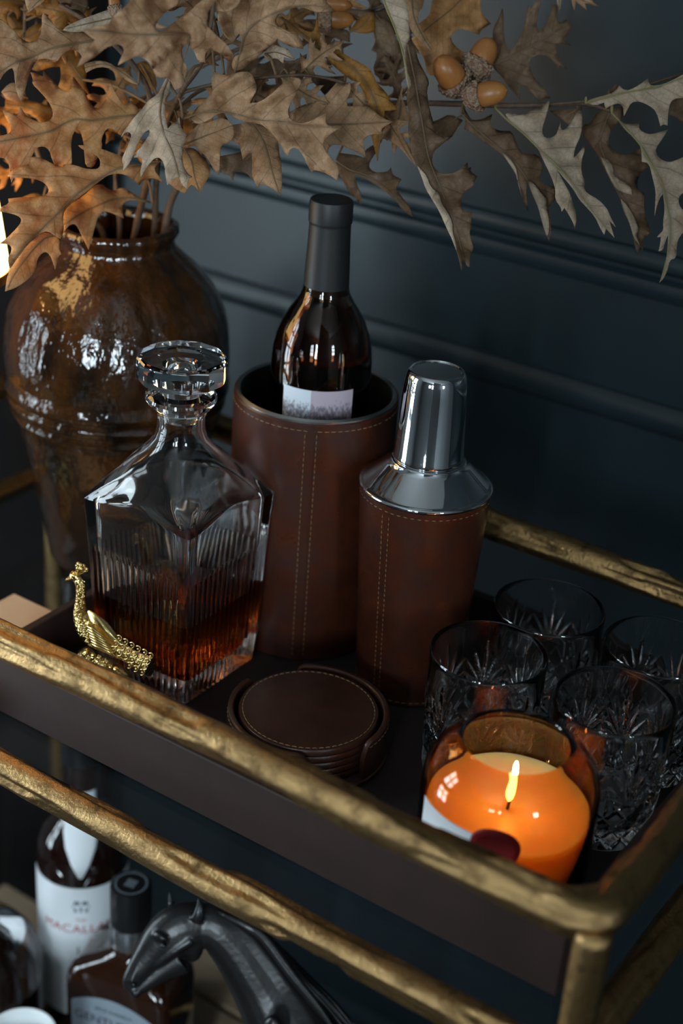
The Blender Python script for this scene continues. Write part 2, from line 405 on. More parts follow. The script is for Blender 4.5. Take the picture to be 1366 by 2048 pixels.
obj('shelf_rail', cast_loop(Z_GL-.002, .0118, 5.2), M['gold'], cart, sharp=0)
obj('lower_rail', cast_loop(Z_LOW-.002, .0118, 9.4, 20), M['gold'], cart, sharp=0)
def leg(x, y, seed):
    zs = np.arange(Z_FLOOR, Z_TOP, .006); n = 28
    P = [(x, y, z) for z in zs]
    return [tuple(np.array(v)-C0) for v in (vv for vv in tube(P, .0100, n, rfn=lambda i, th, r: r*(1.0+.10*noise.noise((zs[i]*14, math.cos(th)*1.4+seed, math.sin(th)*1.4))-.22*max(0, noise.noise((zs[i]*5+seed, math.cos(th)*2.2, math.sin(th)*2.2+seed)))))[0])], tube(P, .01, n)[1]
for i, (x, y) in enumerate(((CX1, CY0), (CX1, CY1), (CX0, CY0), (CX0, CY1))):
    obj('leg', leg(x, y, i*3.3), M['gold'], cart, sharp=0)
    sx = -1 if x == CX1 else 1; sy = 1 if y == CY0 else -1
    # curved web that fills the inside of the corner
    R_ = .046; V = []; Fs = []; n = 14
    cx, cyy = x+sx*R_, y+sy*R_
    for zz, k in ((-.0085, .94), (-.004, 1.0), (.004, 1.0), (.0085, .94)):
        V.append((x, y, Z_TOP+zz))
        for t in np.linspace(0, PI/2, n): V.append((cx-sx*R_*math.cos(t)*k, cyy-sy*R_*math.sin(t)*k, Z_TOP+zz))
    m_ = n+1
    for l in range(3):
        for j in range(1, n): Fs.append((l*m_+j, l*m_+j+1, (l+1)*m_+j+1, (l+1)*m_+j))
    for l, rev in ((0, 1), (3, 0)):
        for j in range(1, n): Fs.append((l*m_, l*m_+j, l*m_+j+1))
    obj('corner_web', ([tuple(np.array(v)-C0) for v in V], Fs), M['gold'], cart)
    # foot under each leg
    obj('foot', lathe([(0, 0), (.013, 0), (.015, .004), (.013, .010), (0, .012)], 20, 0), M['gold'], cart, loc=(x-C0[0], y-C0[1], 0))
def pane(z, th):
    return [tuple(np.array(v)-C0) for v in box(CX0+.006, CX1-.006, CY0+.006, CY1-.006, z-th, z)[0]], box(0, 1, 0, 1, 0, 1)[1]
bevel(obj('glass_shelf', pane(-.0065, .007), M['shelf_glass'], cart, smooth=False), .001)
bevel(obj('glass_shelf', pane(Z_LOW+.004, .007), M['shelf_glass'], cart, smooth=False), .001)

# ------------------------------------------------------------------ tray
TX0, TX1, TY0, TY1, TZ = -.700, -.2345, .640, .9485, .0415
tray = empty('serving_tray', ((TX0+TX1)/2, (TY0+TY1)/2, -.006), 'dark brown leather serving tray on the glass shelf of the cart', 'tray')
T0 = np.array(tray.location)
def tb(*a): v, f = box(*a); return [tuple(np.array(q)-T0) for q in v], f
wt = .007
bevel(obj('base', tb(TX0+.001, TX1-.001, TY0+.001, TY1-.001, -.006, 0), M['tray_in'], tray, smooth=False), .0005)
bevel(obj('side_wall', tb(TX0, TX1, TY0, TY0+wt, -.0059, TZ), M['tray'], tray, smooth=False), .0012, 3)
bevel(obj('side_wall', tb(TX0, TX1, TY1-wt, TY1, -.0059, TZ), M['tray'], tray, smooth=False), .0012, 3)
bevel(obj('side_wall', tb(TX0, TX0+wt, TY0+wt, TY1-wt, -.0059, TZ), M['tray'], tray, smooth=False), .0012, 3)
bevel(obj('side_wall', tb(TX1-wt, TX1, TY0+wt, TY1-wt, -.0059, TZ), M['tray'], tray, smooth=False), .0012, 3)

# ------------------------------------------------------------------ decanter
DEC = (-.624, .7645, .0004)
dec = empty('whisky_decanter', DEC, 'square ribbed glass decanter half full of amber whisky, with faceted stopper', 'decanter')
def interp(tab, z):
    for (z0, *a), (z1, *b) in zip(tab, tab[1:]):
        if z <= z1:
            t = max(0, (z-z0)/(z1-z0)); return [p+(q-p)*t for p, q in zip(a, b)]
    return list(tab[-1][1:])
def sq_polar(a, c, th):
    """polar radius of a square of half width a with corners of radius c"""
    t = abs((th+PI/4) % (PI/2)-PI/4)
    if a*math.tan(t) <= a-c: return a/math.cos(t)
    k = a-c; b_ = k*(math.cos(t)+math.sin(t)); return b_+math.sqrt(max(0, b_*b_-2*k*k+c*c))
def sq_ring(a, n, N, ribs=0, amp=0):
    """n is the corner radius as a share of a (1 is a circle)"""
    out = []
    for i in range(N):
        th = 2*PI*i/N; c, s = abs(math.cos(th)), abs(math.sin(th))
        r = sq_polar(a, a*n, th)
        if amp:
            u = r*(s if c > s else c)
            edge = max(0, min(1, (a*.93-u)/(a*.05)))
            r += amp*(abs(math.sin(PI*ribs*u/(2*a)))-.6)*edge
        out.append((r*math.cos(th), r*math.sin(th), th))
    return out
OUT = [(0, .0400, .16), (.0015, .0428, .13), (.02, .0438, .10), (.06, .0455, .08), (.104, .0472, .07), (.13, .0483, .06), (.1475, .0492, .05), (.1485, .0486, .06), (.151, .0466, .09),
       (.155, .0438, .16), (.161, .0398, .30), (.167, .0352, .46), (.173, .0306, .62), (.179, .0256, .80), (.185, .0214, .95), (.190, .0188, 1), (.196, .0173, 1), (.201, .0169, 1), (.206, .0172, 1),
       (.211, .0190, 1), (.2145, .0225, 1), (.217, .0246, 1), (.2195, .0252, 1), (.222, .0246, 1), (.2235, .0225, 1)]
INN = [(.2235, .0150, 1), (.218, .0128, 1), (.206, .0122, 1), (.196, .0126, 1), (.188, .0150, 1), (.181, .0200, .92), (.174, .0258, .74), (.167, .0312, .56), (.160, .0352, .42), (.154, .0386, .30), (.149, .0414, .20), (.143, .0424, .16),
       (.10, .0412, .16), (.06, .0394, .18), (.024, .0376, .20), (.018, .0360, .3), (.0155, .030, .5)]
def arch(z, th):
    k = math.cos(4*th)        # +1 on faces, -1 on corners
    wgt = max(0, 1-abs(z-.149)/.024)
    return .0045*k*wgt
ND = 576
def dec_shell():
    V = []; Fs = []; rings = []
    zs_o = [0, .0012, .0025, .005, .012, .022, .04, .06, .08, .094, .099, .1015, .103, .1045, .107, .115, .125, .135, .142, .1475, .1485, .150, .151, .153, .155, .158, .161, .164, .167, .170, .173, .176, .179, .182, .185, .1875, .190, .193, .196, .198, .202, .206, .2085, .211, .2128, .2145, .217, .2195, .222, .2235]
    V.append((0, 0, 0)); rings.append([0])
    for z in zs_o:
        a, n = interp(OUT, z)
        amp = .0011 if z < .1 else max(0, .0011*(1-((z-.1)/.0046)**2)) if z < .1046 else 0
        s = len(V)
        for x, y, th in sq_ring(a, n, ND, 17, amp): V.append((x, y, z+arch(z, th)))
        rings.append(list(range(s, s+ND)))
    for z, a, n in INN:
        s = len(V)
        for x, y, th in sq_ring(a, n, ND): V.append((x, y, z+arch(z, th)*.7))
        rings.append(list(range(s, s+ND)))
    s = len(V); V.append((0, 0, .0150)); rings.append([s])
    for a, b in zip(rings, rings[1:]):
        for i in range(ND):
            j = (i+1) % ND
            if len(a) == 1: Fs.append((a[0], b[j], b[i]))
            elif len(b) == 1: Fs.append((a[i], a[j], b[0]))
            else: Fs.append((a[i], a[j], b[j], b[i]))
    return V, Fs
obj('glass_body', dec_shell(), M['glass'], dec, sharp=26)
def dec_liquid():
    V = [(0, 0, .0148)]; rings = [[0]]; N = 160; INS = sorted((z, a, n) for z, a, n in INN)
    for z in (.0153, .018, .024, .04, .0655):
        a, n = interp(INS, z); s = len(V)
        for x, y, th in sq_ring(a+.00025, n, N): V.append((x, y, z))
        rings.append(list(range(s, s+N)))
    s = len(V); V.append((0, 0, .0655)); rings.append([s]); Fs = []
    for a, b in zip(rings, rings[1:]):
        for i in range(N):
            j = (i+1) % N
            if len(a) == 1: Fs.append((a[0], b[j], b[i]))
            elif len(b) == 1: Fs.append((a[i], a[j], b[0]))
            else: Fs.append((a[i], a[j], b[j], b[i]))
    return V, Fs
obj('whisky', dec_liquid(), M['whisky'], dec, sharp=40)
def facet(r, z, a, n=12):
    return r/math.cos(((a+PI/n) % (2*PI/n))-PI/n)*math.cos(PI/n) if n else r
st = join(lathe([(0, .203), (.0098, .203), (.0105, .205), (.0120, .221), (.0126, .227), (.0135, .2325), (.0300, .2335), (.0315, .2350), (.0315, .2488), (.0304, .2500), (.0292, .2504), (.0165, .2504), (.0150, .2496), (0, .2494)], 144,
                fn=lambda r, z, a: (facet(r, z, a) if z > .2325 and r > .02 else r, z)))
obj('stopper', st, M['glass'], dec, sharp=14)

# ------------------------------------------------------------------ leather wine cooler and its bottle
COOL = (-.587, .8780, .0003)
cool = empty('wine_cooler', COOL, 'tall brown leather wine cooler with stitched seam, holding a wine bottle', 'wine cooler')
RC, HC = .0618, .1995
obj('leather_sleeve', lathe([(0, 0), (RC-.0015, 0), (RC, .0015), (RC, HC-.001), (RC-.0008, HC), (RC-.0022, HC), (RC-.0022, .004), (0, .004)], 128), M['leather'], cool)
obj('steel_liner', lathe([(0, .006), (RC-.0055, .006), (RC-.0048, .010), (RC-.0048, HC+.0012), (RC-.0030, HC+.0026), (RC-.0012, HC+.0012), (RC-.0012, HC-.0002), (RC-.0022, HC-.0006), (RC-.0022, .005), (0, .005)], 128), M['steel_in'], cool)
to_cam = math.atan2(-COOL[1], -COOL[0])
seam = to_cam-math.radians(2)
def vstitch(R0, R1, az, z0, z1, pitch=.0046, ln=.0034, r=.00038):
    rad = lambda z: R0+(R1-R0)*(z/z1) if z1 else R0
    return capsule_stitch(lambda s: (rad(s)*math.cos(az), rad(s)*math.sin(az), s), z0, z1, pitch, ln, r, lambda s: (math.cos(az), math.sin(az), 0))
def rstitch(R, z, a0=0, a1=2*PI, pitch=.0050, ln=.0036, r=.00038, up=False):
    return capsule_stitch(lambda s: (R*math.cos(a0+s/R), R*math.sin(a0+s/R), z), 0, R*(a1-a0), pitch, ln, r, lambda s: (0, 0, 1) if up else (math.cos(a0+s/R), math.sin(a0+s/R), 0))
g = .0042/RC
obj('stitching', join(vstitch(RC, RC, seam-g, .004, HC-.006), vstitch(RC, RC, seam+g, .004, HC-.006), rstitch(RC, HC-.0055)), M['thread'], cool, kind='stuff')
# the narrow lapped strip between the two rows
obj('seam_strip', cyl_patch(RC+.0001, seam-.0026/RC, seam+.0026/RC, .001, HC-.001, 6, 1, .0005), M['leather'], cool)

WB = (-.585, .8790, .0070)
wb = empty('wine_bottle', WB, 'wine bottle with black capsule and small pale label, standing in the leather cooler', 'wine bottle')
outp = [(0, .002), (.034, 0), (.0370, .003), (.0375, .008), (.0375, .210), (.0372, .220), (.0362, .230), (.0340, .2395), (.0303, .2490), (.0255, .2575), (.0210, .2640), (.0182, .2690), (.0168, .2740), (.0160, .2800), (.0148, .300), (.0140, .318), (.0140, .334)]
innp = [(.0100, .334), (.0100, .318), (.0115, .285), (.0130, .274), (.0150, .2660), (.0185, .2600), (.0225, .2540), (.0275, .2460), (.0312, .2370), (.0335, .2280), (.0348, .218), (.0350, .205), (.0350, .012), (.033, .007), (0, .009)]
obj('glass', lathe(outp+innp, 96), M['wine_glass'], wb)
obj('wine', lathe([(0, .0088), (.0332, .0068), (.0352, .012), (.0352, .205), (.0350, .218), (.0337, .2280), (.0314, .2370), (.0277, .2460), (.0227, .2540), (.0187, .2600), (.0160, .2640), (0, .2640)], 96), M['wine'], wb)
obj('capsule', lathe([(.0160, .2712), (.0166, .2712), (.0163, .285), (.0152, .310), (.0149, .3215), (.0149, .3225), (.0156, .3235), (.0157, .3245), (.0156, .3370), (.0149, .3392), (.0135, .3398), (.0128, .3392), (0, .3392)], 64), M['capsule'], wb)
laz = math.atan2(-WB[1], -WB[0])-math.radians(2)
def label_mat():
    m = mat('wine_label_print', (.62, .64, .68), .55); nt = m.node_tree; N = nt.nodes; L = nt.links; b = N['Principled BSDF']
    tc = N.new('ShaderNodeTexCoord'); sp = N.new('ShaderNodeSeparateXYZ'); L.new(tc.outputs['UV'], sp.inputs[0])
    st_ = N.new('ShaderNodeMath'); st_.operation = 'GREATER_THAN'; L.new(sp.outputs[0], st_.inputs[0]); st_.inputs[1].default_value = .415
    mx = N.new('ShaderNodeMix'); mx.data_type = 'RGBA'; mx.inputs['A'].default_value = (.62, .66, .72, 1); mx.inputs['B'].default_value = (.46, .37, .43, 1); L.new(st_.outputs[0], mx.inputs['Factor'])
    n = N.new('ShaderNodeTexNoise'); n.inputs['Scale'].default_value = 26; n.inputs['Detail'].default_value = 8; L.new(tc.outputs['UV'], n.inputs['Vector'])
    r = N.new('ShaderNodeMapRange'); L.new(sp.outputs[1], r.inputs['Value']); r.inputs['From Min'].default_value = .965; r.inputs['From Max'].default_value = .86; r.inputs['To Min'].default_value = -.42; r.inputs['To Max'].default_value = .05
    ad = N.new('ShaderNodeMath'); ad.operation = 'ADD'; L.new(n.outputs['Fac'], ad.inputs[0]); L.new(r.outputs[0], ad.inputs[1])
    r2 = N.new('ShaderNodeMapRange'); L.new(ad.outputs[0], r2.inputs['Value']); r2.inputs['From Min'].default_value = .36; r2.inputs['From Max'].default_value = .62; r2.inputs['To Max'].default_value = .8
    m2 = N.new('ShaderNodeMix'); m2.data_type = 'RGBA'; L.new(r2.outputs[0], m2.inputs['Factor']); L.new(mx.outputs['Result'], m2.inputs['A']); m2.inputs['B'].default_value = (.10, .08, .10, 1)
    L.new(m2.outputs['Result'], b.inputs['Base Color']); return m
M['wine_label'] = label_mat()
LH0, LH1, LA = .105, .2085, .73
lo = obj('label', cyl_patch(.03755, laz-LA, laz+LA, LH0, LH1, 40, 12, .0003), M['wine_label'], wb)
uvl = lo.data.uv_layers.new(name='UVMap')
for l in lo.data.loops:
    v = lo.data.vertices[l.vertex_index].co; da = (math.atan2(v.y, v.x)-laz+PI) % (2*PI)-PI
    uvl.data[l.index].uv = ((da+LA)/(2*LA), (v.z-LH0)/(LH1-LH0))
# little house of the engraving, drawn in thin ink
def ink(rects, az, R, zc): 
    return join(*[on_cyl(([(x0, y0, 0), (x1, y0, 0), (x1, y1, 0), (x0, y1, 0)], [(0, 1, 2, 3)]), R, az, zc, .0004) for x0, x1, y0, y1 in rects])
house = [(-.0045, -.0042, -.006, 0), (.0042, .0045, -.006, 0), (-.0055, .0055, 0, .0004), (-.004, .004, .0004, .0010), (-.0015, .0015, .001, .0018), (-.0030, -.0020, -.006, -.003), (.0015, .0026, -.006, -.004),
         (-.0005, .0005, -.0025, -.0012), (.0022, .0030, -.0025, -.0012), (-.0032, -.0024, -.0025, -.0012), (-.013, -.0045, -.0046, -.0043), (-.013, -.0045, -.0060, -.0056)]
obj('engraving', ink(house, laz+.36, .0379, .1865), M['grey_ink'], lo)

# ------------------------------------------------------------------ cocktail shaker
SH = (-.4755, .8585, .0003)
sh = empty('cocktail_shaker', SH, 'cocktail shaker with polished steel cap and brown leather sleeve', 'cocktail shaker')
R0, R1, HS = .0385, .0470, .166
obj('leather_sleeve', lathe([(0, 0), (R0-.0015, 0), (R0, .0015), (R1, HS-.0008), (R1-.0008, HS), (R1-.0025, HS), (R0-.003, .004), (0, .004)], 128), M['leather'], sh)
saz = math.atan2(-SH[1], -SH[0])-math.radians(33)
g = .0026/.043
obj('stitching', join(vstitch(R0, R1, saz-g, .004, HS-.006, .0042, .0030, .00032), vstitch(R0, R1, saz+g, .004, HS-.006, .0042, .0030, .00032), rstitch(R1-.0003, HS-.0048, r=.00032), rstitch(R0+.0002, .004, r=.00032)), M['thread'], sh, kind='stuff')
obj('steel_shoulder', lathe([(0, .150), (R1-.004, .150), (R1-.0035, HS-.001), (R1+.0004, HS-.0002), (R1+.0010, HS+.0012), (R1+.0004, HS+.0024), (R1-.0012, HS+.0028), (R1-.0030, HS+.0034), (.0300, HS+.0175), (.0275, HS+.0190), (.0272, HS+.0205), (.0262, HS+.0215), (.0240, HS+.0215), (0, HS+.0215)], 128), M['steel'], sh, sharp=50)
z_ = HS+.0217
obj('steel_cap', lathe([(0, z_), (.0247, z_), (.0252, z_+.001), (.0252, z_+.003), (.0246, z_+.0042), (.0222, z_+.052), (.0212, z_+.060), (.0202, z_+.0640), (.0186, z_+.0662), (.0172, z_+.0664), (.0166, z_+.0655), (0, z_+.0660)], 128), M['steel'], sh, sharp=50)

# ------------------------------------------------------------------ crystal tumblers
def tumbler():
    R, H, NM, NC, NZ = .0400, .096, 8, 44, 104
    N = NM*NC; wid = 2*PI*R/NM
    def Rz(z): return .0372+(R-.0372)*min(1, z/.06)
    lines = []
    for ang, ln in ((-64, .017), (-46, .024), (-30, .031), (-15, .036), (0, .043), (15, .036), (30, .031), (46, .024), (64, .017)):
        a = math.radians(ang); lines.append(((0, .0385), (math.sin(a)*ln, .0385+math.cos(a)*ln), .0019, .0016))
    for k in (-1.5, -.5, .5, 1.5):                       # crossing cuts
        for sgn in (-1, 1):
            x0 = k*wid/2; lines.append(((x0, .005), (x0+sgn*.034, .039), .0017, .0014))
    for k in (-1, 1): lines.append(((k*wid/2, .030), (k*wid/2, .052), .0017, .0014))
    def cut(x, z):
        d = 0
        for sh_ in (-wid, 0, wid):
            for (ax, az), (bx, bz), hw, dp in lines:
                ax2, bx2 = ax+sh_, bx+sh_
                dx, dz = bx2-ax2, bz-az; l2 = dx*dx+dz*dz
                t = ((x-ax2)*dx+(z-az)*dz)/l2
                if t < 0 or t > 1: continue
                dist = abs((x-ax2)*dz-(z-az)*dx)/math.sqrt(l2)
                wv = hw*(1-.75*abs(2*t-1)**2) if dp > .0015 else hw
                if dist < wv: d = max(d, dp*(1-dist/wv)*(wv/hw))
        return d
    V = [(0, 0, 0)]; rings = [[0]]
    prof = [(.030, 0), (.0345, .0006)]
    for r, z in prof:
        s = len(V); V += [(r*math.cos(2*PI*i/N), r*math.sin(2*PI*i/N), z) for i in range(N)]; rings.append(list(range(s, s+N)))
    zs = np.linspace(.0025, .090, NZ)
    for z in zs:
        s = len(V); seg = [cut((i/NC-.5)*wid, z) for i in range(NC)]
        for i in range(N):
            r = Rz(z)-seg[i % NC]; a = 2*PI*i/N; V.append((r*math.cos(a), r*math.sin(a), z))
        rings.append(list(range(s, s+N)))
    for r, z in [(R, .0945), (R-.0004, .0956), (R-.0007, .096), (R-.0012, .0956), (R-.0014, .0945), (R-.0022, .075), (R-.0034, .05), (R-.0052, .022), (R-.0075, .0165), (R-.012, .0140), (R-.022, .0130)]:
        s = len(V); V += [(r*math.cos(2*PI*i/N), r*math.sin(2*PI*i/N), z) for i in range(N)]; rings.append(list(range(s, s+N)))
    s = len(V); V.append((0, 0, .0128)); rings.append([s]); Fs = []
    for a, b in zip(rings, rings[1:]):
        for i in range(N):
            j = (i+1) % N
            if len(a) == 1: Fs.append((a[0], b[j], b[i]))
            elif len(b) == 1: Fs.append((a[i], a[j], b[0]))
            else: Fs.append((a[i], a[j], b[j], b[i]))
    return V, Fs
tv = obj('tumbler', tumbler(), M['crystal'], sharp=28)
TUM = [((978, 1303), 'cut crystal tumbler beside the leather shaker, behind the candle', 5),
       ((1099, 1213), 'cut crystal tumbler at the back of the four, nearest the rear rail', 40),
       ((1324, 1292), 'cut crystal tumbler at the right edge of the picture, partly out of frame', 17),
       ((1231, 1400), 'cut crystal tumbler to the right of the candle, in front of another tumbler', 28)]
for i, (p, lab, rz) in enumerate(TUM):
    o = tv if i == 0 else tv.copy()
    if i: COL.objects.link(o)
    q = atz(*p, .096); o.location = (q[0], q[1], .0004); o.rotation_euler = (0, 0, math.radians(rz))
    tag(o, lab, 'glass', 'cut crystal tumblers on the tray')

# ------------------------------------------------------------------ candle
CA = (-.3105, .7060, .0004)
ca = empty('jar_candle', CA, 'lit candle in a domed amber glass jar with white label and red seal', 'candle')
jo = [(0, 0), (.046, 0), (.0500, .0015), (.0525, .0050), (.0535, .010), (.0540, .030), (.0540, .0690), (.0535, .0765), (.0518, .0835), (.0486, .0900), (.0444, .0955), (.0398, .0998), (.0358, .1027), (.0335, .1040)]
ji = [(.0322, .1042), (.0317, .1034), (.0340, .1016), (.0380, .0988), (.0428, .0944), (.0470, .0888), (.0500, .0824), (.0515, .0760), (.0519, .0690), (.0519, .012), (.050, .0075), (0, .0075)]
obj('jar', lathe([(r*1.022, z) for r, z in jo]+[(r*1.022, z) for r, z in ji], 128), M['amber'], ca)
WZ = .054
wax = lathe([(0, .0078), (.0500, .0078), (.0514, .012), (.0514, WZ+.0035), (.0505, WZ+.004), (.0480, WZ+.0020), (.042, WZ+.0005), (.030, WZ-.0008), (.015, WZ-.0015), (0, WZ-.0016)], 96,
            fn=lambda r, z, a: (r, z+(.0012*noise.noise((math.cos(a)*1.6, math.sin(a)*1.6, 2)) if z > WZ+.001 else 0)))
obj('wax', wax, M['wax'], ca)
obj('wick', tube([(0, 0, WZ-.004), (.0004, 0, WZ+.002), (.0012, -.0006, WZ+.0055), (.0008, -.0012, WZ+.0085)], [.0011, .0010, .0010, .0008], 8), M['wick'], ca)
fp = [(.0008, -.001, WZ+.0058), (.0009, -.001, WZ+.008), (.0010, -.001, WZ+.012), (.0014, -.001, WZ+.016), (.0020, -.001, WZ+.021), (.0022, -.001, WZ+.027), (.0022, -.001, WZ+.033), (.0022, -.001, WZ+.0365)]
obj('flame', tube(spline(fp, 3), [float(v[0]) for v in spline([(.0006,), (.0019,), (.0027,), (.0026,), (.0021,), (.0017,), (.0013,), (.0004,)], 3)], 14), M['flame'], ca)
caz = math.atan2(-CA[1], -CA[0])
obj('label', cyl_patch(.0554, caz-1.12, caz-.26, .020, .0715, 24, 1, .0003), M['paper'], ca)
sa = caz-.07; sc_ = np.array((math.cos(sa), math.sin(sa), 0)); su = np.array((-math.sin(sa), math.cos(sa), 0))
V, Fs = lathe([(0, 0), (.0140, 0), (.0152, .0012), (.0145, .0028), (.0120, .0034), (.0108, .0026), (0, .0025)], 40, fn=lambda r, z, a: (r*(1+.03*math.sin(3*a)), z))
obj('wax_seal', ([tuple(sc_*(.0554+v[2]-.0004)+su*v[0]+np.array((0, 0, .0650+v[1]))-sc_*(v[0]**2)/.12) for v in V], Fs), M['seal'], ca)

# ------------------------------------------------------------------ coasters and holder
CO = (-.4846, .7400, .0003)
ch = empty('coaster_holder', CO, 'round dark leather coaster holder with cut away sides, in front of the shaker', 'coaster holder')
obj('base', lathe([(0, 0), (.0560, 0), (.0575, .0012), (.0575, .0034), (.0560, .0044), (0, .0044)], 96), M['leather_dk'], ch)
def holder_wall(a0, a1, h):
    V = []; Fs = []; n = 44; prof = [(.0525, .004), (.0525, 1), (.0533, 1.02), (.0555, 1.02), (.0565, 1), (.0565, .004)]
    for i in range(n+1):
        t = i/n; a = a0+(a1-a0)*t; e = min(t, 1-t)*(a1-a0)*.0545
        hh = h*(1 if e > .008 else .62+.38*math.sqrt(max(0, 1-((.008-e)/.008)**2)))
        for r, z in prof: V.append((r*math.cos(a), r*math.sin(a), z if z < .01 else z*hh))
    m = len(prof)
    for i in range(n):
        for j in range(m):
            k = (j+1) % m; Fs.append((i*m+j, (i+1)*m+j, (i+1)*m+k, i*m+k))
    Fs += [tuple(range(m)), tuple(reversed(range(n*m, n*m+m)))]
    return V, Fs
for a0, a1 in ((-12, 136), (172, 306)):
    a0, a1 = math.radians(a0), math.radians(a1)
    wl = obj('wall', holder_wall(a0, a1, .0325), M['leather_dk'], ch)
    obj('stitching', rstitch(.0566, .029, a0+.08, a1-.08, r=.00032), M['thread'], wl, kind='stuff')
NCO = 5
for i in range(NCO):
    zc = .0050+i*.0055
    labs = ['round brown leather coaster on top of the stack, edged with tan stitching', 'round brown leather coaster, second from the top of the stack', 'round brown leather coaster in the middle of the stack',
            'round brown leather coaster, second from the bottom of the stack', 'round brown leather coaster at the bottom of the stack']
    c = empty('coaster', (CO[0], CO[1], CO[2]+zc), labs[NCO-1-i], 'coaster', 'coasters in the leather holder')
    obj('disc', lathe([(0, 0), (.0480, 0), (.0492, .0010), (.0492, .0040), (.0484, .0051), (.0450, .0054), (0, .0054)], 96), M['leather_dk'], c)
    if i == NCO-1: obj('stitching', rstitch(.0462, .0054, r=.00034, up=True, pitch=.0046, ln=.0035), M['thread'], c, kind='stuff')

# ------------------------------------------------------------------ glazed vase
VA = (-.779, .872, -.0060)
def vase_mesh():
    prof = [(0, .001), (.050, 0), (.0555, .002), (.0575, .006), (.0588, .015), (.0625, .040), (.0680, .070), (.0742, .098), (.0800, .122), (.0826, .1335), (.0852, .1365), (.0862, .1400), (.0842, .1435), (.0866, .1460), (.0890, .1495), (.0894, .1525),
            (.0872, .1560), (.0894, .1585), (.0916, .1615), (.0920, .1655), (.0900, .1695), (.0908, .176), (.0916, .186), (.0914, .196), (.0900, .208), (.0870, .2200), (.0825, .2315), (.0765, .2430), (.0692, .2530), (.0612, .2612), (.0540, .2672), (.0490, .2718), (.0458, .2750), (.0446, .2775),
            (.0442, .2802), (.0446, .2830), (.0462, .2853), (.0478, .2882), (.0480, .2910), (.0470, .2934), (.0447, .2944), (.0417, .2936), (.0398, .2914), (.0390, .287), (.0392, .278), (.045, .268), (.060, .253), (.078, .22), (.080, .17), (.070, .10), (.050, .012), (0, .010)]
    fine = []
    for (r0, z0), (r1, z1) in zip(prof, prof[1:]):
        k = max(1, int(math.hypot(r1-r0, z1-z0)/.0045))
        for j in range(k): fine.append((r0+(r1-r0)*j/k, z0+(z1-z0)*j/k))
    fine.append(prof[-1])
    def fn(r, z, a):
        if r < .03: return r, z
        x, y = math.cos(a), math.sin(a)
        up = max(0, min(1, (z-.172)/.02))
        flut = .0011*noise.noise((x*7, y*7, z*9))*up                      # melted vertical drips on the shoulder
        lump = .0012*noise.noise((x*2.5, y*2.5, z*14+4))
        return r*(1+.006*noise.noise((x, y, z*6)))+flut*1.6+lump, z
    return lathe(fine, 144, fn=fn)
tag(obj('vase', vase_mesh(), M['glaze'], loc=VA, sharp=0), 'large brown glazed stoneware vase full of dried oak branches', 'vase')

# ------------------------------------------------------------------ small tan box beside the tray
tb0 = empty('tan_box', (-.7365, .680, -.0060), 'small flat tan leather box on the glass shelf beside the tray', 'box')
bevel(obj('body', box(-.034, .034, -.060, .060, 0, .012), M['tan_box'], tb0, smooth=False), .001)
bevel(obj('lid', box(-.0355, .0355, -.0615, .0615, .0122, .0205), M['tan_box'], tb0, smooth=False), .0012)

# ------------------------------------------------------------------ things on the lower shelf
ZS = Z_LOW+.0042
Z_BOX = -.440
bx = empty('wooden_box', (-.760, .735, ZS), 'pale wooden box under the whisky bottles on the lower shelf', 'box')
bevel(obj('body', box(-.155, .155, -.115, .115, 0, .088), M['board'], bx, smooth=False), .002)
bevel(obj('lid', box(-.159, .159, -.119, .119, .0885, Z_BOX-ZS), M['board'], bx, smooth=False), .002)

b2 = empty('tan_carton', (-.668, .902, ZS), 'small tan carton behind the horse neck on the lower shelf', 'box')
bevel(obj('body', box(-.050, .050, -.040, .040, 0, .104), M['board'], b2, smooth=False), .0015)
bevel(obj('lid', box(-.0515, .0515, -.0415, .0415, .075, .1055), M['board'], b2, smooth=False), .0015)

MC = (-.735, .776, Z_BOX+.0004)
mc = empty('whisky_bottle', MC, 'dark whisky bottle with a tall white label, behind the black capped bottle', 'bottle')
rm = .0402
obj('glass', lathe([(0, .003), (.036, 0), (.0395, .003), (rm, .008), (rm, .192), (.0385, .206), (.0335, .219), (.026, .229), (.0195, .2365), (.0165, .245), (.0155, .262), (.0152, .288), (.0158, .289), (.0158, .294), (0, .294)], 72), M['dark_glass'], mc)
obj('cap', lathe([(.0145, .287), (.0168, .287), (.0168, .318), (.0155, .3205), (0, .3205)], 40), M['black_plastic'], mc)
maz = math.atan2(-MC[1], -MC[0])-.06
ml = obj('label', cyl_patch(rm+.0002, maz-1.45, maz+1.45, .035, .182, 60, 1, .0003), M['paper'], mc)
obj('lettering', on_cyl(text_mesh('MACALLAN', .0125, space=1.05), rm+.0006, maz-.05, .1365), M['red_ink'], ml)
obj('lettering', on_cyl(text_mesh('THE', .0048), rm+.0006, maz, .1470), M['red_ink'], ml)
obj('lettering', on_cyl(text_mesh('12', .0150), rm+.0006, maz+.02, .1110), M['grey_ink'], ml)
obj('lettering', on_cyl(text_mesh('YEARS OLD', .0045), rm+.0006, maz+.02, .0990), M['grey_ink'], ml)
em = [(-.006, -.001, .002, .006), (.001, .006, .002, .006), (-.0075, .0075, -.001, .001), (-.006, -.0035, -.006, -.002), (-.001, .001, -.006, 0), (.0035, .006, -.006, -.002)]
obj('emblem', ink(em, maz, rm+.0003, .1620), M['grey_ink'], ml)
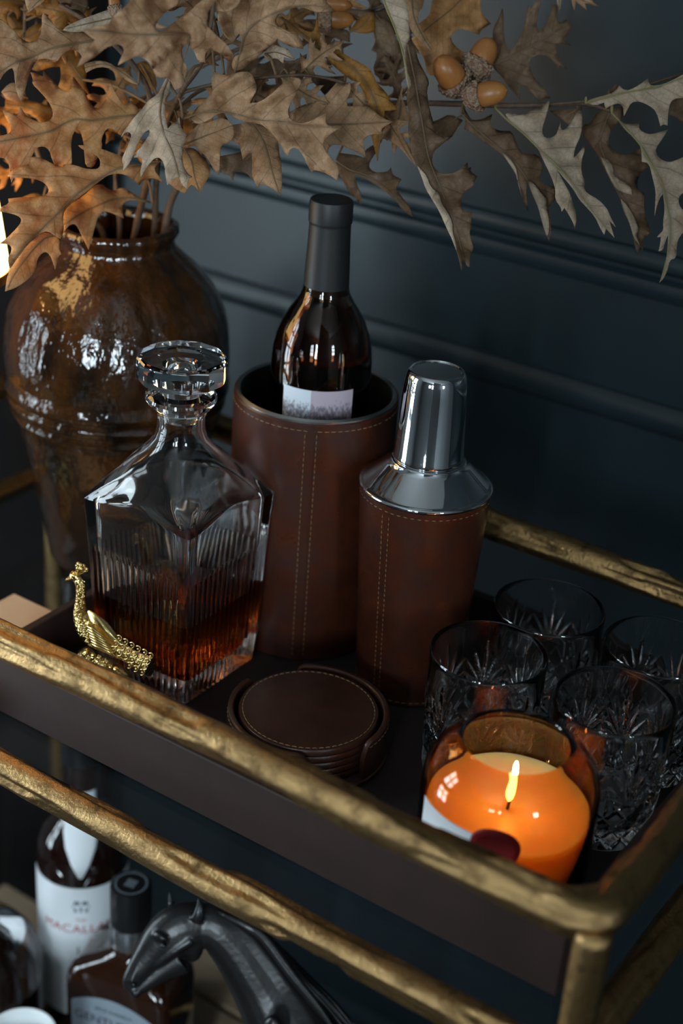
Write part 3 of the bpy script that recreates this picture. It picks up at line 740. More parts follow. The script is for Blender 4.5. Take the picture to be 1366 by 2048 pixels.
# pointed neck label hanging over the shoulder
def neck_label():
    V = []; Fs = []; prof = [(.0408, .193), (.0392, .206), (.0342, .2195), (.0267, .2297), (.0202, .2372), (.0172, .2455), (.0162, .262)]
    ws = [.0015, .008, .0135, .016, .016, .015, .0145]
    for (r, z), wd in zip(prof, ws):
        for t in np.linspace(-1, 1, 9): V.append((r*math.cos(maz+t*wd/r), r*math.sin(maz+t*wd/r), z+.0004))
    for i in range(len(prof)-1):
        for j in range(8): a = i*9+j; Fs.append((a, a+1, a+10, a+9))
    return V, Fs
nl = obj('neck_label', neck_label(), M['paper'], mc)
sm = nl.modifiers.new('thick', 'SOLIDIFY'); sm.thickness = .0004

JK = (-.645, .737, Z_BOX+.0004)
jk = empty('flask_bottle', JK, 'square shouldered brown whiskey bottle with black cap and pale blue-grey label, behind the horse head', 'bottle', rz=math.radians(13))
def rsq(hx, hy, z, rc, n=8):
    out = []
    for cx, cyy, a0 in ((hx-rc, hy-rc, 0), (-hx+rc, hy-rc, PI/2), (-hx+rc, -hy+rc, PI), (hx-rc, -hy+rc, 1.5*PI)):
        for t in np.linspace(0, PI/2, n): out.append((cx+rc*math.cos(a0+t), cyy+rc*math.sin(a0+t), z))
    return out
def ring_loft(rings):
    V = []; Fs = []; n = len(rings[0])
    for r in rings: V += r
    for i in range(len(rings)-1):
        for j in range(n): k = (j+1) % n; Fs.append((i*n+j, i*n+k, (i+1)*n+k, (i+1)*n+j))
    Fs += [tuple(reversed(range(n))), tuple(range((len(rings)-1)*n, len(rings)*n))]
    return V, Fs
obj('glass', ring_loft([rsq(.046, .028, 0, .008), rsq(.0485, .0305, .003, .009), rsq(.0485, .0305, .128, .009), rsq(.0475, .0300, .136, .010), rsq(.0440, .0280, .143, .012), rsq(.036, .0240, .149, .014), rsq(.026, .0195, .154, .0150), rsq(.0172, .0162, .159, .0155), rsq(.0148, .0148, .166, .0147), rsq(.0145, .0145, .180, .0144)]), M['dark_amber'], jk, sharp=60)
obj('silver_collar', lathe([(.014, .1675), (.0172, .1675), (.0180, .170), (.0178, .186), (.0168, .189), (.014, .189)], 40), M['silver'], jk)
jc = obj('cap', lathe([(.014, .1892), (.0172, .1892), (.0174, .192), (.0174, .2255), (.0166, .2285), (.0150, .2292), (.0148, .2286), (0, .2286)], 48, fn=lambda r, z, a: (r*(1+(.008*math.cos(40*a) if r > .017 else 0)), z)), M['black_plastic'], jk)
obj('cap_emblem', join(lathe([(.0120, .2288), (.0138, .2288), (.0138, .2290), (.0120, .2290)], 40), box(-.0045, .0045, -.0045, .0045, .2288, .2291)), M['grey_ink'], jc)
def flat_label(x0, x1, z0, zs, y):
    n = 16; V = []; Fs = []
    for yy in (y, y-.0004):
        for i in range(n+1):
            x = x0+(x1-x0)*i/n; V += [(x, yy, z0), (x, yy, zs(i/n))]
    m = 2*(n+1)
    for i in range(n):
        a = 2*i; Fs += [(a, a+1, a+3, a+2), (m+a, m+a+2, m+a+3, m+a+1), (a, a+2, m+a+2, m+a), (a+1, m+a+1, m+a+3, a+3)]
    Fs += [(0, m, m+1, 1), (2*n, 2*n+1, m+2*n+1, m+2*n)]
    return V, Fs
jl = obj('label', flat_label(-.040, .040, .046, lambda t: .112+.013*(1-(2*t-1)**2), -.0306), M['label_grey'], jk, smooth=False)
def on_face(vf, x, z, y=-.0312): return [(a+x, y, b+z) for a, b, c in vf[0]], vf[1]
obj('lettering', on_face(text_mesh('GENTLEMAN', .0128), 0, .0985), M['black_ink'], jl, smooth=False)
obj('lettering', on_face(text_mesh('JACK', .0125), 0, .0845), M['black_ink'], jl, smooth=False)
obj('lettering', on_face(text_mesh('JACK DANIEL\'S', .0052), 0, .1120), M['black_ink'], jl, smooth=False)
obj('lettering', on_face(text_mesh('TENNESSEE WHISKEY', .0050), 0, .0690), M['black_ink'], jl, smooth=False)

RB = (-.768, .678, Z_BOX+.0004)
rb = empty('round_bottle', RB, 'round shouldered clear bottle with dark whiskey at the lower left edge', 'bottle')
rr = .056
obj('glass', lathe([(0, .002), (.050, 0), (.055, .004), (rr, .012), (rr, .110), (.0545, .122), (.0500, .135), (.0425, .146), (.0320, .154), (.0220, .160), (.0165, .167), (.0150, .190), (.0125, .190), (.0140, .168), (.0195, .1625), (.0300, .1565), (.0400, .149), (.0475, .138), (.0520, .125), (.0535, .112), (.0535, .014), (.050, .009), (0, .010)], 72), M['glass'], rb)
obj('whiskey', lathe([(0, .0098), (.0502, .0088), (.0537, .014), (.0537, .103), (0, .103)], 64), M['dark_glass'], rb)
obj('stopper', lathe([(0, .180), (.0122, .180), (.0124, .191), (.0180, .192), (.0180, .212), (.0160, .214), (0, .214)], 32), M['black_plastic'], rb)
raz = math.atan2(-RB[1], -RB[0])
obj('lettering', on_cyl(text_mesh('WHISKEY', .0078, space=1.25), rr+.0002, raz+.05, .071), M['label_grey'], rb)

CU = atd(42, 2068, 1.21)
hcu = CU[2]-Z_BOX
cu = obj('white_cup', lathe([(0, 0), (.0195, 0), (.0215, .002), (.0275, hcu*.5), (.0285, hcu-.0015), (.0278, hcu), (.0262, hcu), (.0255, hcu-.002), (.0245, hcu*.5), (.018, .008), (0, .007)], 64), M['white_cer'], loc=(CU[0], CU[1], Z_BOX+.0004))
tag(cu, 'white ceramic cup in front of the round bottle at the bottom left', 'cup')

# ------------------------------------------------------------------ horse head
HD = 1.165
hpos = atd(590, 2060, HD)
hz = (hpos[0], hpos[1], ZS)
hs = empty('horse_statue', hz, 'dark bronze horse head statue on the lower shelf, looking left', 'statue')
def hp(px, py, dd=0): return atd(px, py, HD+dd)-np.array(hz)
s_ = HD/F_PX
def htube(pts, n=20, flat=.8):
    P = spline([tuple(hp(x, y, d))+(r*s_,) for x, y, r, d in pts], 4)
    return tube([p[:3] for p in P], [max(float(p[3]), .0004) for p in P], n, flat, up=tuple(-RT*.3+UP))
FACE = tuple(FW)
def htube2(pts, n=20, flat=.8):
    """cross-section squeezed along the line of sight (thin head, seen from the side)"""
    P = spline([tuple(hp(x, y, d))+(r*s_,) for x, y, r, d in pts], 4)
    V = []; Fs = []; m = len(P)
    for i in range(m):
        t = P[min(i+1, m-1)][:3]-P[max(i-1, 0)][:3]; t /= np.linalg.norm(t)
        b = np.cross(FW, t); b /= np.linalg.norm(b); a = np.cross(t, b); r = max(P[i][3], .0004)
        for j in range(n):
            th = 2*PI*j/n; V.append(P[i][:3]+r*(math.cos(th)*a*flat+math.sin(th)*b))
    for i in range(m-1):
        for j in range(n): k = (j+1) % n; Fs.append((i*n+j, i*n+k, (i+1)*n+k, (i+1)*n+j))
    Fs += [tuple(reversed(range(n))), tuple(range((m-1)*n, m*n))]
    return V, Fs
head = htube2([(256, 1980, 11, 0), (263, 1964, 20, 0), (280, 1938, 27, 0), (304, 1908, 36, 0), (332, 1878, 48, 0), (362, 1858, 52, 0), (398, 1850, 48, 0), (430, 1852, 40, 0)], flat=.60)
cheek = ellipsoid(hp(370, 1884, .004), (44*s_, 22*s_, 46*s_))
jaw = htube2([(264, 1986, 10, 0), (292, 1968, 16, 0), (326, 1940, 24, 0), (362, 1916, 34, 0)], flat=.6)
lip = ellipsoid(hp(270, 1985), (13*s_, 11*s_, 13*s_)); 
brow = ellipsoid(hp(320, 1872, -.010), (18*s_, 9*s_, 9*s_)); bone = htube2([(384, 1880, 10, -.0095), (350, 1902, 9, -.0085), (312, 1930, 6, -.005)], 10, .8)
nose = htube2([(300, 1880, 8, -.004), (278, 1925, 8, -.004), (262, 1965, 7, -.004)], 10, .8)
neck = htube2([(404, 1848, 44, 0), (438, 1856, 52, 0), (476, 1888, 60, .002), (512, 1938, 67, .004), (545, 1990, 76, .006), (582, 2058, 94, .006), (600, 2140, 128, .004), (612, 2240, 148, 0)], flat=.62)
chest = ellipsoid(hp(545, 2070, -.028), (26*s_, 20*s_, 50*s_))
ear1 = htube2([(352, 1838, 11, .004), (346, 1818, 10, .005), (341, 1798, 6, .006), (338, 1778, 1, .006)], 12, .55)
ear2 = htube2([(392, 1842, 13, -.011), (398, 1826, 11, -.013), (399, 1808, 7, -.013), (396, 1792, 1.5, -.012)], 12, .55)
bd = obj('head_and_neck', join(head, cheek, jaw, lip, brow, bone, nose, neck, chest, ear1, ear2), M['bronze'], hs, sharp=0)
m_ = bd.modifiers.new('remesh', 'REMESH'); m_.mode = 'VOXEL'; m_.voxel_size = .0011; m_.use_smooth_shade = True
m_ = bd.modifiers.new('smooth', 'SMOOTH'); m_.iterations = 7; m_.factor = .5
obj('eye', ellipsoid(hp(327, 1891, -.0125), (6*s_, 5*s_, 5*s_)), M['bronze'], hs)
obj('nostril', ellipsoid(hp(268, 1972, -.0060), (3.5*s_, 3*s_, 6*s_)), M['black_plastic'], hs)
mane = []
random.seed(3)
for i in range(16):
    o1 = random.uniform(-9, 9); o2 = random.uniform(-12, 22); dd_ = random.uniform(-.014, .012); s0 = random.uniform(0, 50)
    mane.append(htube2([(418+s0*.6, 1812+s0*.35+o1, 6, dd_*.6), (476+o1*.4+s0*.4, 1834+s0*.4+o1, 10, dd_), (534+o2*.5, 1882+o2*.4, 11, dd_), (592+o2, 1952+o2*.3, 11, dd_), (650+o2*1.3, 2014+o1, 8, dd_), (700+o2*1.6+s0*.4, 2060+o1*2+s0, 1.5, dd_)], 8, .5))
obj('mane', join(*mane), M['bronze'], hs, sharp=0)
obj('plinth', lathe([(0, 0), (.052, 0), (.055, .004), (.055, .014), (.050, .018), (.046, .022), (.048, .060), (.050, .150), (.046, .200), (0, .205)], 48), M['bronze'], hs)

# ------------------------------------------------------------------ gold peacock
BY = .684
bpos = aty(240, 1400, BY)
bz = (bpos[0], bpos[1], .0004)
bird = empty('peacock_figurine', bz, 'small gold peacock figurine in front of the decanter', 'figurine')
bs = 1.12/F_PX/5.69
def bp_(zx, zy, dy=0): return aty(100+zx/5.69, 1100+zy/5.69, BY+dy)-np.array(bz)
def btube(pts, n=20, flat=.8):
    P = spline([tuple(bp_(x, y, d))+(r*bs,) for x, y, r, d in pts], 5); V = []; Fs = []; m = len(P)
    nv = np.array((0, 1.0, 0))
    for i in range(m):
        t = P[min(i+1, m-1)][:3]-P[max(i-1, 0)][:3]; t /= np.linalg.norm(t)
        b = np.cross(nv, t); b /= np.linalg.norm(b); a = np.cross(t, b); r = max(P[i][3], .0002)
        for j in range(n):
            th = 2*PI*j/n; V.append(P[i][:3]+r*(math.cos(th)*a*flat+math.sin(th)*b))
    for i in range(m-1):
        for j in range(n): k = (j+1) % n; Fs.append((i*n+j, i*n+k, (i+1)*n+k, (i+1)*n+j))
    Fs += [tuple(reversed(range(n))), tuple(range((m-1)*n, m*n))]
    return V, Fs
bbody = btube([(285, 315, 34, 0), (318, 345, 56, 0), (348, 420, 62, 0), (352, 520, 64, 0), (348, 620, 72, 0), (352, 720, 96, 0), (380, 805, 130, 0), (440, 880, 178, 0), (530, 940, 190, 0), (630, 1015, 162, 0), (735, 1095, 122, 0), (850, 1170, 100, 0), (980, 1245, 98, 0), (1090, 1300, 112, 0), (1150, 1330, 122, 0)], flat=.72)
bhead = join(ellipsoid(bp_(282, 300), (72*bs, 56*bs, 62*bs)), btube([(240, 315, 34, 0), (200, 332, 20, 0), (162, 352, 4, 0)], 10))
b_ = obj('body', join(bbody, bhead), M['birdgold'], bird, sharp=0)
m_ = b_.modifiers.new('remesh', 'REMESH'); m_.mode = 'VOXEL'; m_.voxel_size = .0006; m_.use_smooth_shade = True
m_ = b_.modifiers.new('smooth', 'SMOOTH'); m_.iterations = 2
crest = [btube([(300, 280, 18, 0), (x*.5+155, (y+280)/2, 14, d), (x, y, 14, d)], 8) for x, y, d in ((300, 165, -.001), (325, 150, .001), (350, 178, -.002), (378, 172, .002), (405, 205, 0), (430, 230, .001))]
crest += [ellipsoid(bp_(x, y, d), (24*bs, 22*bs, 22*bs), 10, 6) for x, y, d in ((322, 155, 0), (352, 170, -.002), (385, 180, .001), (415, 215, 0), (360, 215, -.003), (318, 205, -.002))]
obj('crest', join(*crest), M['birdgold_s'], bird, sharp=0)
wing = btube([(430, 690, 18, -.0075), (485, 770, 78, -.0080), (560, 870, 92, -.0088), (650, 965, 78, -.0080), (750, 1050, 46, -.0060), (825, 1095, 14, -.005)], 18, .45)
wg = obj('wing', wing, M['birdgold_s'], bird, sharp=0)
fth = []
for i in range(7):
    y0 = 880+i*34; x0 = 430+i*10
    fth.append(btube([(x0-14, y0-16, 10, -.0142), (x0+60, y0+26, 14, -.0152), (x0+150+8*i, y0+86, 13, -.0132), (x0+225+4*i, y0+128, 6, -.0095)], 8, .7))
obj('feather', join(*fth), M['birdgold_s'], wg, sharp=0)
tails = []
for r_ in range(6):
    for c_ in range(3+(r_ > 2)):
        cx_ = 740+r_*72-(c_-1.2)*32; cy_ = 1080+r_*40+(c_-1.2)*62
        pts = [(cx_+40*math.cos(a)*.9, cy_+34*math.sin(a), 8, -.0105-.0012*(1.5-abs(c_-1.3))) for a in np.linspace(-1.9, 1.9, 7)]
        tails.append(btube(pts, 7, .9))
        tails.append(ellipsoid(bp_(cx_+8, cy_, -.0098), (15*bs, 14*bs, 12*bs), 8, 6))
obj('tail_feather', join(*tails), M['birdgold_s'], bird, sharp=0)
random.seed(5)
scl = []
for i in range(70):
    t = random.random(); zx = 300+t*110+random.uniform(-10, 30); zy = 720+t*300+random.uniform(-60, 30)
    scl.append(ellipsoid(bp_(zx, zy, -.0085-.005*min(1, t*1.6)+random.uniform(-.001, .001)), (19*bs, 17*bs, 15*bs), 8, 5))
for i in range(60):
    scl.append(ellipsoid(bp_(352+random.uniform(-42, 42), 350+i*5.5, -.0030-random.random()*.0006), (11*bs, 9*bs, 10*bs), 7, 5))
obj('breast_feathers', join(*scl), M['birdgold_s'], bird, sharp=0, kind='stuff')
mound = [ellipsoid(bp_(420, 1215), (115*bs, 110*bs, 95*bs)), ellipsoid(bp_(600, 1340), (160*bs, 150*bs, 105*bs)), ellipsoid(bp_(780, 1450), (150*bs, 140*bs, 90*bs)), btube([(420, 1120, 46, 0), (430, 1200, 52, 0)], 12)]
for i in range(46):
    t = random.random(); mound.append(ellipsoid(bp_(380+t*480+random.uniform(-40, 40), 1170+t*270+random.uniform(-40, 60), -.014-random.random()*.004), (34*bs, 30*bs, 28*bs), 8, 6))
mp = bp_(560, 1500)
mound.append(([tuple(np.array(v)+np.array((mp[0], mp[1], 0))) for v in lathe([(0, 0), (.030, 0), (.031, .003), (.028, .014), (.023, max(.02, mp[2]*.8)), (.016, max(.03, mp[2]+.012)), (0, max(.034, mp[2]+.016))], 24)[0]], lathe([(0, 0), (.030, 0), (.031, .003), (.028, .014), (.023, .02), (.016, .03), (0, .034)], 24)[1]))
obj('rocky_base', join(*mound), M['birdgold'], bird, sharp=0)

# ------------------------------------------------------------------ lamps
def lamp(name, loc, shade_z, r0, r1, sh_h, label, power, sm_):
    t = empty(name, loc, label, 'lamp')
    h = shade_z-loc[2]
    obj('base', lathe([(0, 0), (.029, 0), (.030, .003), (.029, .007), (.016, .011), (.008, .022), (.006, .060), (0, .062)], 40), M['lampbase'], t)
    obj('pole', lathe([(0, .055), (.004, .055), (.004, h+sh_h*.30), (0, h+sh_h*.30)], 20), M['lampbase'], t)
    so = obj('shade', lathe([(r0, h), (r0+.0005, h), (r1+.0005, h+sh_h), (r1, h+sh_h), (r0, h)], 64), sm_, t)
    obj('added_lining', lathe([(r1-.001, h+sh_h), (r0-.001, h), (r0-.002, h), (r1-.002, h+sh_h), (r1-.001, h+sh_h)], 64), M['added_lining'], so)  # dark layer added to keep the lit inside out of the shelf's reflection
    obj('shade_trim', lathe([(r0-.0015, h-.001), (r0+.0012, h-.001), (r0+.0010, h+.006), (r0-.0015, h+.006), (r0-.0015, h-.001)], 64), M['lampbase'], so)
    obj('shade_trim', lathe([(r1-.0015, h+sh_h-.006), (r1+.0012, h+sh_h-.006), (r1+.0010, h+sh_h+.001), (r1-.0015, h+sh_h+.001), (r1-.0015, h+sh_h-.006)], 64), M['lampbase'], so)
    l = bpy.data.lights.new('lamp_bulb', 'POINT'); l.energy = power; l.color = (1.0, .58, .25); l.shadow_soft_size = .015
    o = bpy.data.objects.new('lamp_bulb', l); COL.objects.link(o); o.parent = t; o.location = (0, 0, h+sh_h*.5)
    return t
LP = atd(17, 556, 1.13); LB = LP-np.array((.844, .536, 0))*.055
lamp('small_lamp', (LB[0], LB[1], -.0063), float(LP[2]), .055, .040, .125, 'small brass lamp with glowing cream shade standing left of the vase', LAMP1, M['shade'])

# unseen blocker added behind the viewer's right shoulder to shade the cart's right end
struct('light_blocker', box(.12, 1.30, -.80, -.70, Z_FLOOR, Z_CEIL), M['room'])

# ------------------------------------------------------------------ dried oak branches
M['rib'] = mat('leaf_rib', (.15, .095, .052), .85, spec=.15)
TILE = {'A': (0, 0), 'B': (350, 0), 'C': (700, 0), 'E': (1016, 0), 'F': (0, 260), 'G': (350, 200), 'H': (700, 270), 'I': (1016, 290)}
def px(t, p): return (TILE[t][0]+p[0]/3.903, TILE[t][1]+p[1]/3.903)
def chaikin(P, it=1, lim=104):
    for _ in range(it):
        out = []; n = len(P)
        for i in range(n):
            a, b, c = np.array(P[i-1]), np.array(P[i]), np.array(P[(i+1) % n])
            u, v = a-b, c-b; lu, lv = np.linalg.norm(u), np.linalg.norm(v)
            ang = math.degrees(math.acos(max(-1, min(1, float(u@v)/(lu*lv+1e-9)))))
            if ang < lim: out.append(tuple(b))
            else: out += [tuple(b+u*.25), tuple(b+v*.25)]
        P = out
    return P
def inside(p, P):
    x, y = p; c = False; n = len(P)
    for i in range(n):
        x1, y1 = P[i-1]; x2, y2 = P[i]
        if (y1 > y) != (y2 > y) and x < (x2-x1)*(y-y1)/(y2-y1)+x1: c = not c
    return c
def seg_dist(p, P):
    p = np.array(p); A = np.array(P); B = np.roll(A, -1, 0); d = B-A; l2 = (d*d).sum(1)+1e-9
    t = np.clip(((p-A)*d).sum(1)/l2, 0, 1); return float(np.sqrt((((A+d*t[:, None])-p)**2).sum(1)).min())
BRANCH = {}
def branch(key, loc, label):
    e = empty('oak_branch', loc, label, 'branch'); BRANCH[key] = dict(o=e, stems=[], p0=np.array(loc)); return e
def stem(key, pts, r0=.0022, r1=.0012):
    P = spline([tuple(atd(x, y, D)) for x, y, D in pts], 6)
    R = np.linspace(r0, r1, len(P))
    b = BRANCH[key]; b['stems'].append(P)
    return tube([p-b['p0'] for p in P], [float(r*(1+.12*noise.noise((i*.7, 0, r*900)))) for i, r in enumerate(R)], 9)
NLEAF = [0]
def leaf(key, t, pts, rib, D0, D1, cross=0.0, fold=.0, m='lf_tan', rip=.005, folds=(), pet=True, curl=0.0):
    b = BRANCH[key]; NLEAF[0] += 1; sd = NLEAF[0]*3.7
    P = chaikin([px(t, p) for p in pts], 1); Rb = spline([px(t, p) for p in rib], 5)
    R_ = np.array(Rb); seg = np.diff(R_, axis=0); sl = np.sqrt((seg**2).sum(1)); cum = np.concatenate([[0], np.cumsum(sl)]); LEN = cum[-1]
    def ts(p):
        p = np.array(p); best = None
        tt = ((p-R_[:-1])*seg).sum(1)/(sl**2+1e-9); tc = np.clip(tt, 0, 1)
        q = R_[:-1]+seg*tc[:, None]; d = np.sqrt(((q-p)**2).sum(1)); i = int(d.argmin())
        u = (cum[i]+tc[i]*sl[i])/LEN; s = seg[i][0]*(p[1]-R_[i][1])-seg[i][1]*(p[0]-R_[i][0])
        return u, math.copysign(d[i], s)
    def depth(p):
        u, s = ts(p); k = D0/F_PX; a = abs(s)
        z = D0+(D1-D0)*u+cross*s*k+fold*a*k+curl*(a*k)**2*30
        z += 1.7*rip*noise.noise((p[0]*.022+sd, p[1]*.022, sd))+1.1*rip*noise.noise((p[0]*.05, p[1]*.05+sd, 1.5))*min(1, a/25)
        z += .0007*math.sin((u*7-a/LEN*6.3)*2*PI)*min(1, a/12)
        return z, u, s
    def build(P, off=0.0):
        xs = [p[0] for p in P]; ys = [p[1] for p in P]; st = 8.5; pts2 = list(P)
        for i, yy in enumerate(np.arange(min(ys)+4, max(ys), st)):
            for xx in np.arange(min(xs)+4+(st/2 if i % 2 else 0), max(xs), st):
                if inside((xx, yy), P) and seg_dist((xx, yy), P) > 3.5: pts2.append((xx, yy))
        n = len(P)
        vs, es, fs, *_ = delaunay_2d_cdt([Vector(p) for p in pts2], [(i, (i+1) % n) for i in range(n)], [], 1, 1e-4)
        V = []; uv = []
        for v in vs:
            z, u, s = depth((v[0], v[1])); V.append(atd(v[0], v[1], z+off)-b['p0']); uv.append((u, s/LEN))
        return V, [tuple(f) for f in fs if inside(((vs[f[0]][0]+vs[f[1]][0]+vs[f[2]][0])/3, (vs[f[0]][1]+vs[f[1]][1]+vs[f[2]][1])/3), P)], uv
    parts = [build(P)]+[build(chaikin([px(t, q) for q in fo], 1), -.0035) for fo in folds]
    V = []; Fs = []; UV = []; mi = []
    for k, (v, f, u) in enumerate(parts):
        n = len(V); V += v; Fs += [tuple(i+n for i in q) for q in f]; UV += u; mi += [1 if k else 0]*len(f)
    o = obj('leaf', (V, Fs), M[m], b['o'], sharp=0)
    if folds: o.data.materials.append(M['lf_pale'])
    for p_, i in zip(o.data.polygons, mi): p_.material_index = i
    ul = o.data.uv_layers.new(name='UVMap')
    for l in o.data.loops: ul.data[l.index].uv = UV[l.vertex_index]
    so = o.modifiers.new('thickness', 'SOLIDIFY'); so.thickness = .0005; so.offset = 0
    rp = [atd(q[0], q[1], depth(q)[0]-.0002) for q in Rb]
    rr_ = list(np.linspace(.0007, .00022, len(rp)))
    if pet and b['stems']:
        allp = np.array([p for s in b['stems'] for p in s]); d = ((allp-rp[0])**2).sum(1); q = allp[int(d.argmin())]
        if math.sqrt(d.min()) < .09:
            mid = (q+rp[0])/2+np.array((0, 0, .004)); pp = spline([tuple(q), tuple(mid), tuple(rp[0])], 5)[:-1]
            rp = pp+rp; rr_ = [.0009]*len(pp)+rr_
    obj('midrib', tube([p-b['p0'] for p in rp], [float(r) for r in rr_], 6), M['petiole'] if key == 'acorn' and m == 'lf_pale' else M['rib'], o)
    return o
def acorn(key, base, tip, D, r, dd=0.0):
    """nut with its scaly cup; base and tip in pixels, r the nut's half width in pixels"""
    b = BRANCH[key]; a = atd(*base, D); c = atd(*tip, D+dd); ax = c-a; L_ = np.linalg.norm(ax); ax /= L_
    u = np.cross(ax, (0, 0, 1.0)); u /= np.linalg.norm(u); v = np.cross(u, ax); R = r*D/F_PX
    def put(vf): return [tuple(a+ax*q[2]+u*q[0]+v*q[1]-b['p0']) for q in vf[0]], vf[1]
    nut = lathe([(0, .12*L_), (R*.8, .14*L_), (R*.95, .30*L_), (R, .48*L_), (R*.95, .66*L_), (R*.80, .82*L_), (R*.52, .935*L_), (R*.22, .985*L_), (R*.08, 1.0*L_), (0, 1.03*L_)], 28)
    o = obj('acorn', put(nut), M['nut'], b['o'], sharp=0)
    random.seed(int(base[0]))
    cup = lathe([(0, -.10*L_), (R*.45, -.09*L_), (R*.88, 0), (R*1.12, .14*L_), (R*1.20, .27*L_), (R*1.17, .345*L_), (R*1.06, .35*L_), (R*.98, .30*L_), (R*.8, .15*L_), (0, .08*L_)], 40,
                fn=lambda r_, z, an: (r_*(1+.045*math.sin(an*11+z*2600)+.03*math.cos(an*17-z*3900)), z))
    obj('acorn_cup', put(cup), M['cup'], o, sharp=0)
    bumps = []
    for i in range(7):
        for j in range(15):
            t = i/6; an = 2*PI*(j+.5*(i % 2))/15; rr2 = R*(.62+.58*math.sin(t*PI/2)); zz = -.06*L_+t*.37*L_
            bumps.append(ellipsoid((rr2*math.cos(an), rr2*math.sin(an), zz), (R*.13, R*.13, R*.15), 6, 4))
    obj('cup_scales', put(join(*bumps)), M['cup'], o, sharp=0, kind='stuff')

vm = np.array((VA[0], VA[1], VA[2]+.275))
branch('left', tuple(vm+np.array((-.006, -.004, 0))), 'dried oak branch with broad russet leaves hanging over the left of the vase')
branch('mid', tuple(vm+np.array((.010, .002, 0))), 'dried oak branch with tan leaves spreading above the wine bottle')
branch('acorn', tuple(vm+np.array((.016, .010, 0))), 'long dried oak branch reaching right across the wall, bearing acorns')
branch('back', tuple(vm+np.array((.002, .014, 0))), 'dried oak branch with golden brown leaves behind the others, top centre')
branch('far', tuple(vm+np.array((-.018, .008, 0))), 'thin dried oak branch with golden leaves at the top left corner')
def add_stems(key, lists):
    vs = [stem(key, pts, r0, r1) for pts, r0, r1 in lists]
    for v in vs: obj('stem', v, M['stem'], BRANCH[key]['o'], sharp=0)
add_stems('left', [([(262, 545, 1.215), (271, 462, 1.19), (292, 372, 1.15), (304, 300, 1.12), (300, 195, 1.09), (262, 125, 1.07), (190, 55, 1.06), (120, 10, 1.06)], .0032, .0014)])
add_stems('mid', [([(300, 540, 1.215), (309, 455, 1.19), (316, 320, 1.13), (335, 250, 1.09), (362, 185, 1.05), (400, 130, 1.01), (420, 60, .99), (430, -30, .98)], .0026, .0013), ([(362, 185, 1.05), (450, 165, 1.04), (600, 150, 1.05), (690, 165, 1.06)], .0014, .0010)])
add_stems('acorn', [([(322, 540, 1.215), (330, 458, 1.20), (352, 380, 1.19), (420, 290, 1.17), (560, 235, 1.16), (700, 212, 1.14), (800, 206, 1.12), (930, 208, 1.105), (1010, 211, 1.10), (1090, 210, 1.095), (1170, 207, 1.09), (1221, 222, 1.085)], .0032, .0015), ([(1080, 210, 1.095), (1200, 198, 1.085), (1300, 168, 1.08), (1420, 130, 1.08)], .0013, .0009)])
add_stems('back', [([(236, 540, 1.215), (240, 455, 1.21), (235, 330, 1.19), (300, 200, 1.17), (450, 110, 1.15), (600, 60, 1.14), (740, 20, 1.13), (850, -20, 1.12)], .0024, .0012)])
add_stems('far', [([(215, 540, 1.215), (200, 455, 1.20), (110, 390, 1.18), (60, 250, 1.16), (48, 180, 1.15), (50, 60, 1.14), (52, -40, 1.14)], .0026, .0014)])

# --- left branch
leaf('left', 'A', [(1100,890),(1090,865),(1025,785),(990,830),(945,800),(900,720),(860,645),(845,720),(815,800),(775,850),(735,845),(700,800),(660,720),(620,660),(570,600),(562,690),(530,715),(480,700),(430,650),(380,600),(340,555),(335,600),(290,575),(240,565),(260,620),(250,650),(320,720),(380,790),(415,870),(410,920),(375,950),(310,955),(240,930),(195,890),(165,840),(150,845),(135,905),(95,890),(60,870),(20,860),(50,930),(85,990),(85,1030),(40,1055),(-20,1060),(-150,1090),(-100,1230),(0,1230),(50,1240),(75,1290),(75,1370),(90,1425),(110,1380),(160,1330),(230,1290),(240,1240),(265,1185),(290,1150),(340,1140),(385,1170),(410,1250),(430,1290),(500,1320),(560,1290),(560,1220),(553,1120),(570,1040),(600,1005),(630,1030),(650,1100),(660,1200),(670,1300),(720,1310),(760,1250),(800,1150),(790,1080),(830,1005),(870,1000),(910,1030),(945,1060),(990,1000),(1080,930)],
     [(1100,895),(900,915),(720,940),(600,930),(500,965),(400,1020),(240,1060),(0,1105),(-140,1130)], 1.085, 1.06, .10, .12, 'lf_warm', .006)
leaf('left', 'A', [(800,260),(740,270),(690,250),(650,230),(600,250),(565,215),(540,245),(480,245),(440,220),(390,150),(340,98),(325,130),(328,210),(310,290),(270,330),(215,330),(160,300),(110,240),(60,190),(0,145),(-80,100),(-240,180),(-260,560),(-60,640),(0,630),(20,590),(60,545),(95,530),(112,570),(118,630),(130,720),(165,800),(190,720),(215,640),(235,560),(250,500),(300,465),(360,455),(410,470),(450,480),(470,445),(510,405),(560,388),(610,400),(640,440),(655,470),(700,420),(780,340)],
     [(800,300),(650,330),(500,355),(380,385),(250,445),(120,490),(0,560),(-160,640)], 1.07, 1.03, -.12, .15, 'lf_tan', .006)
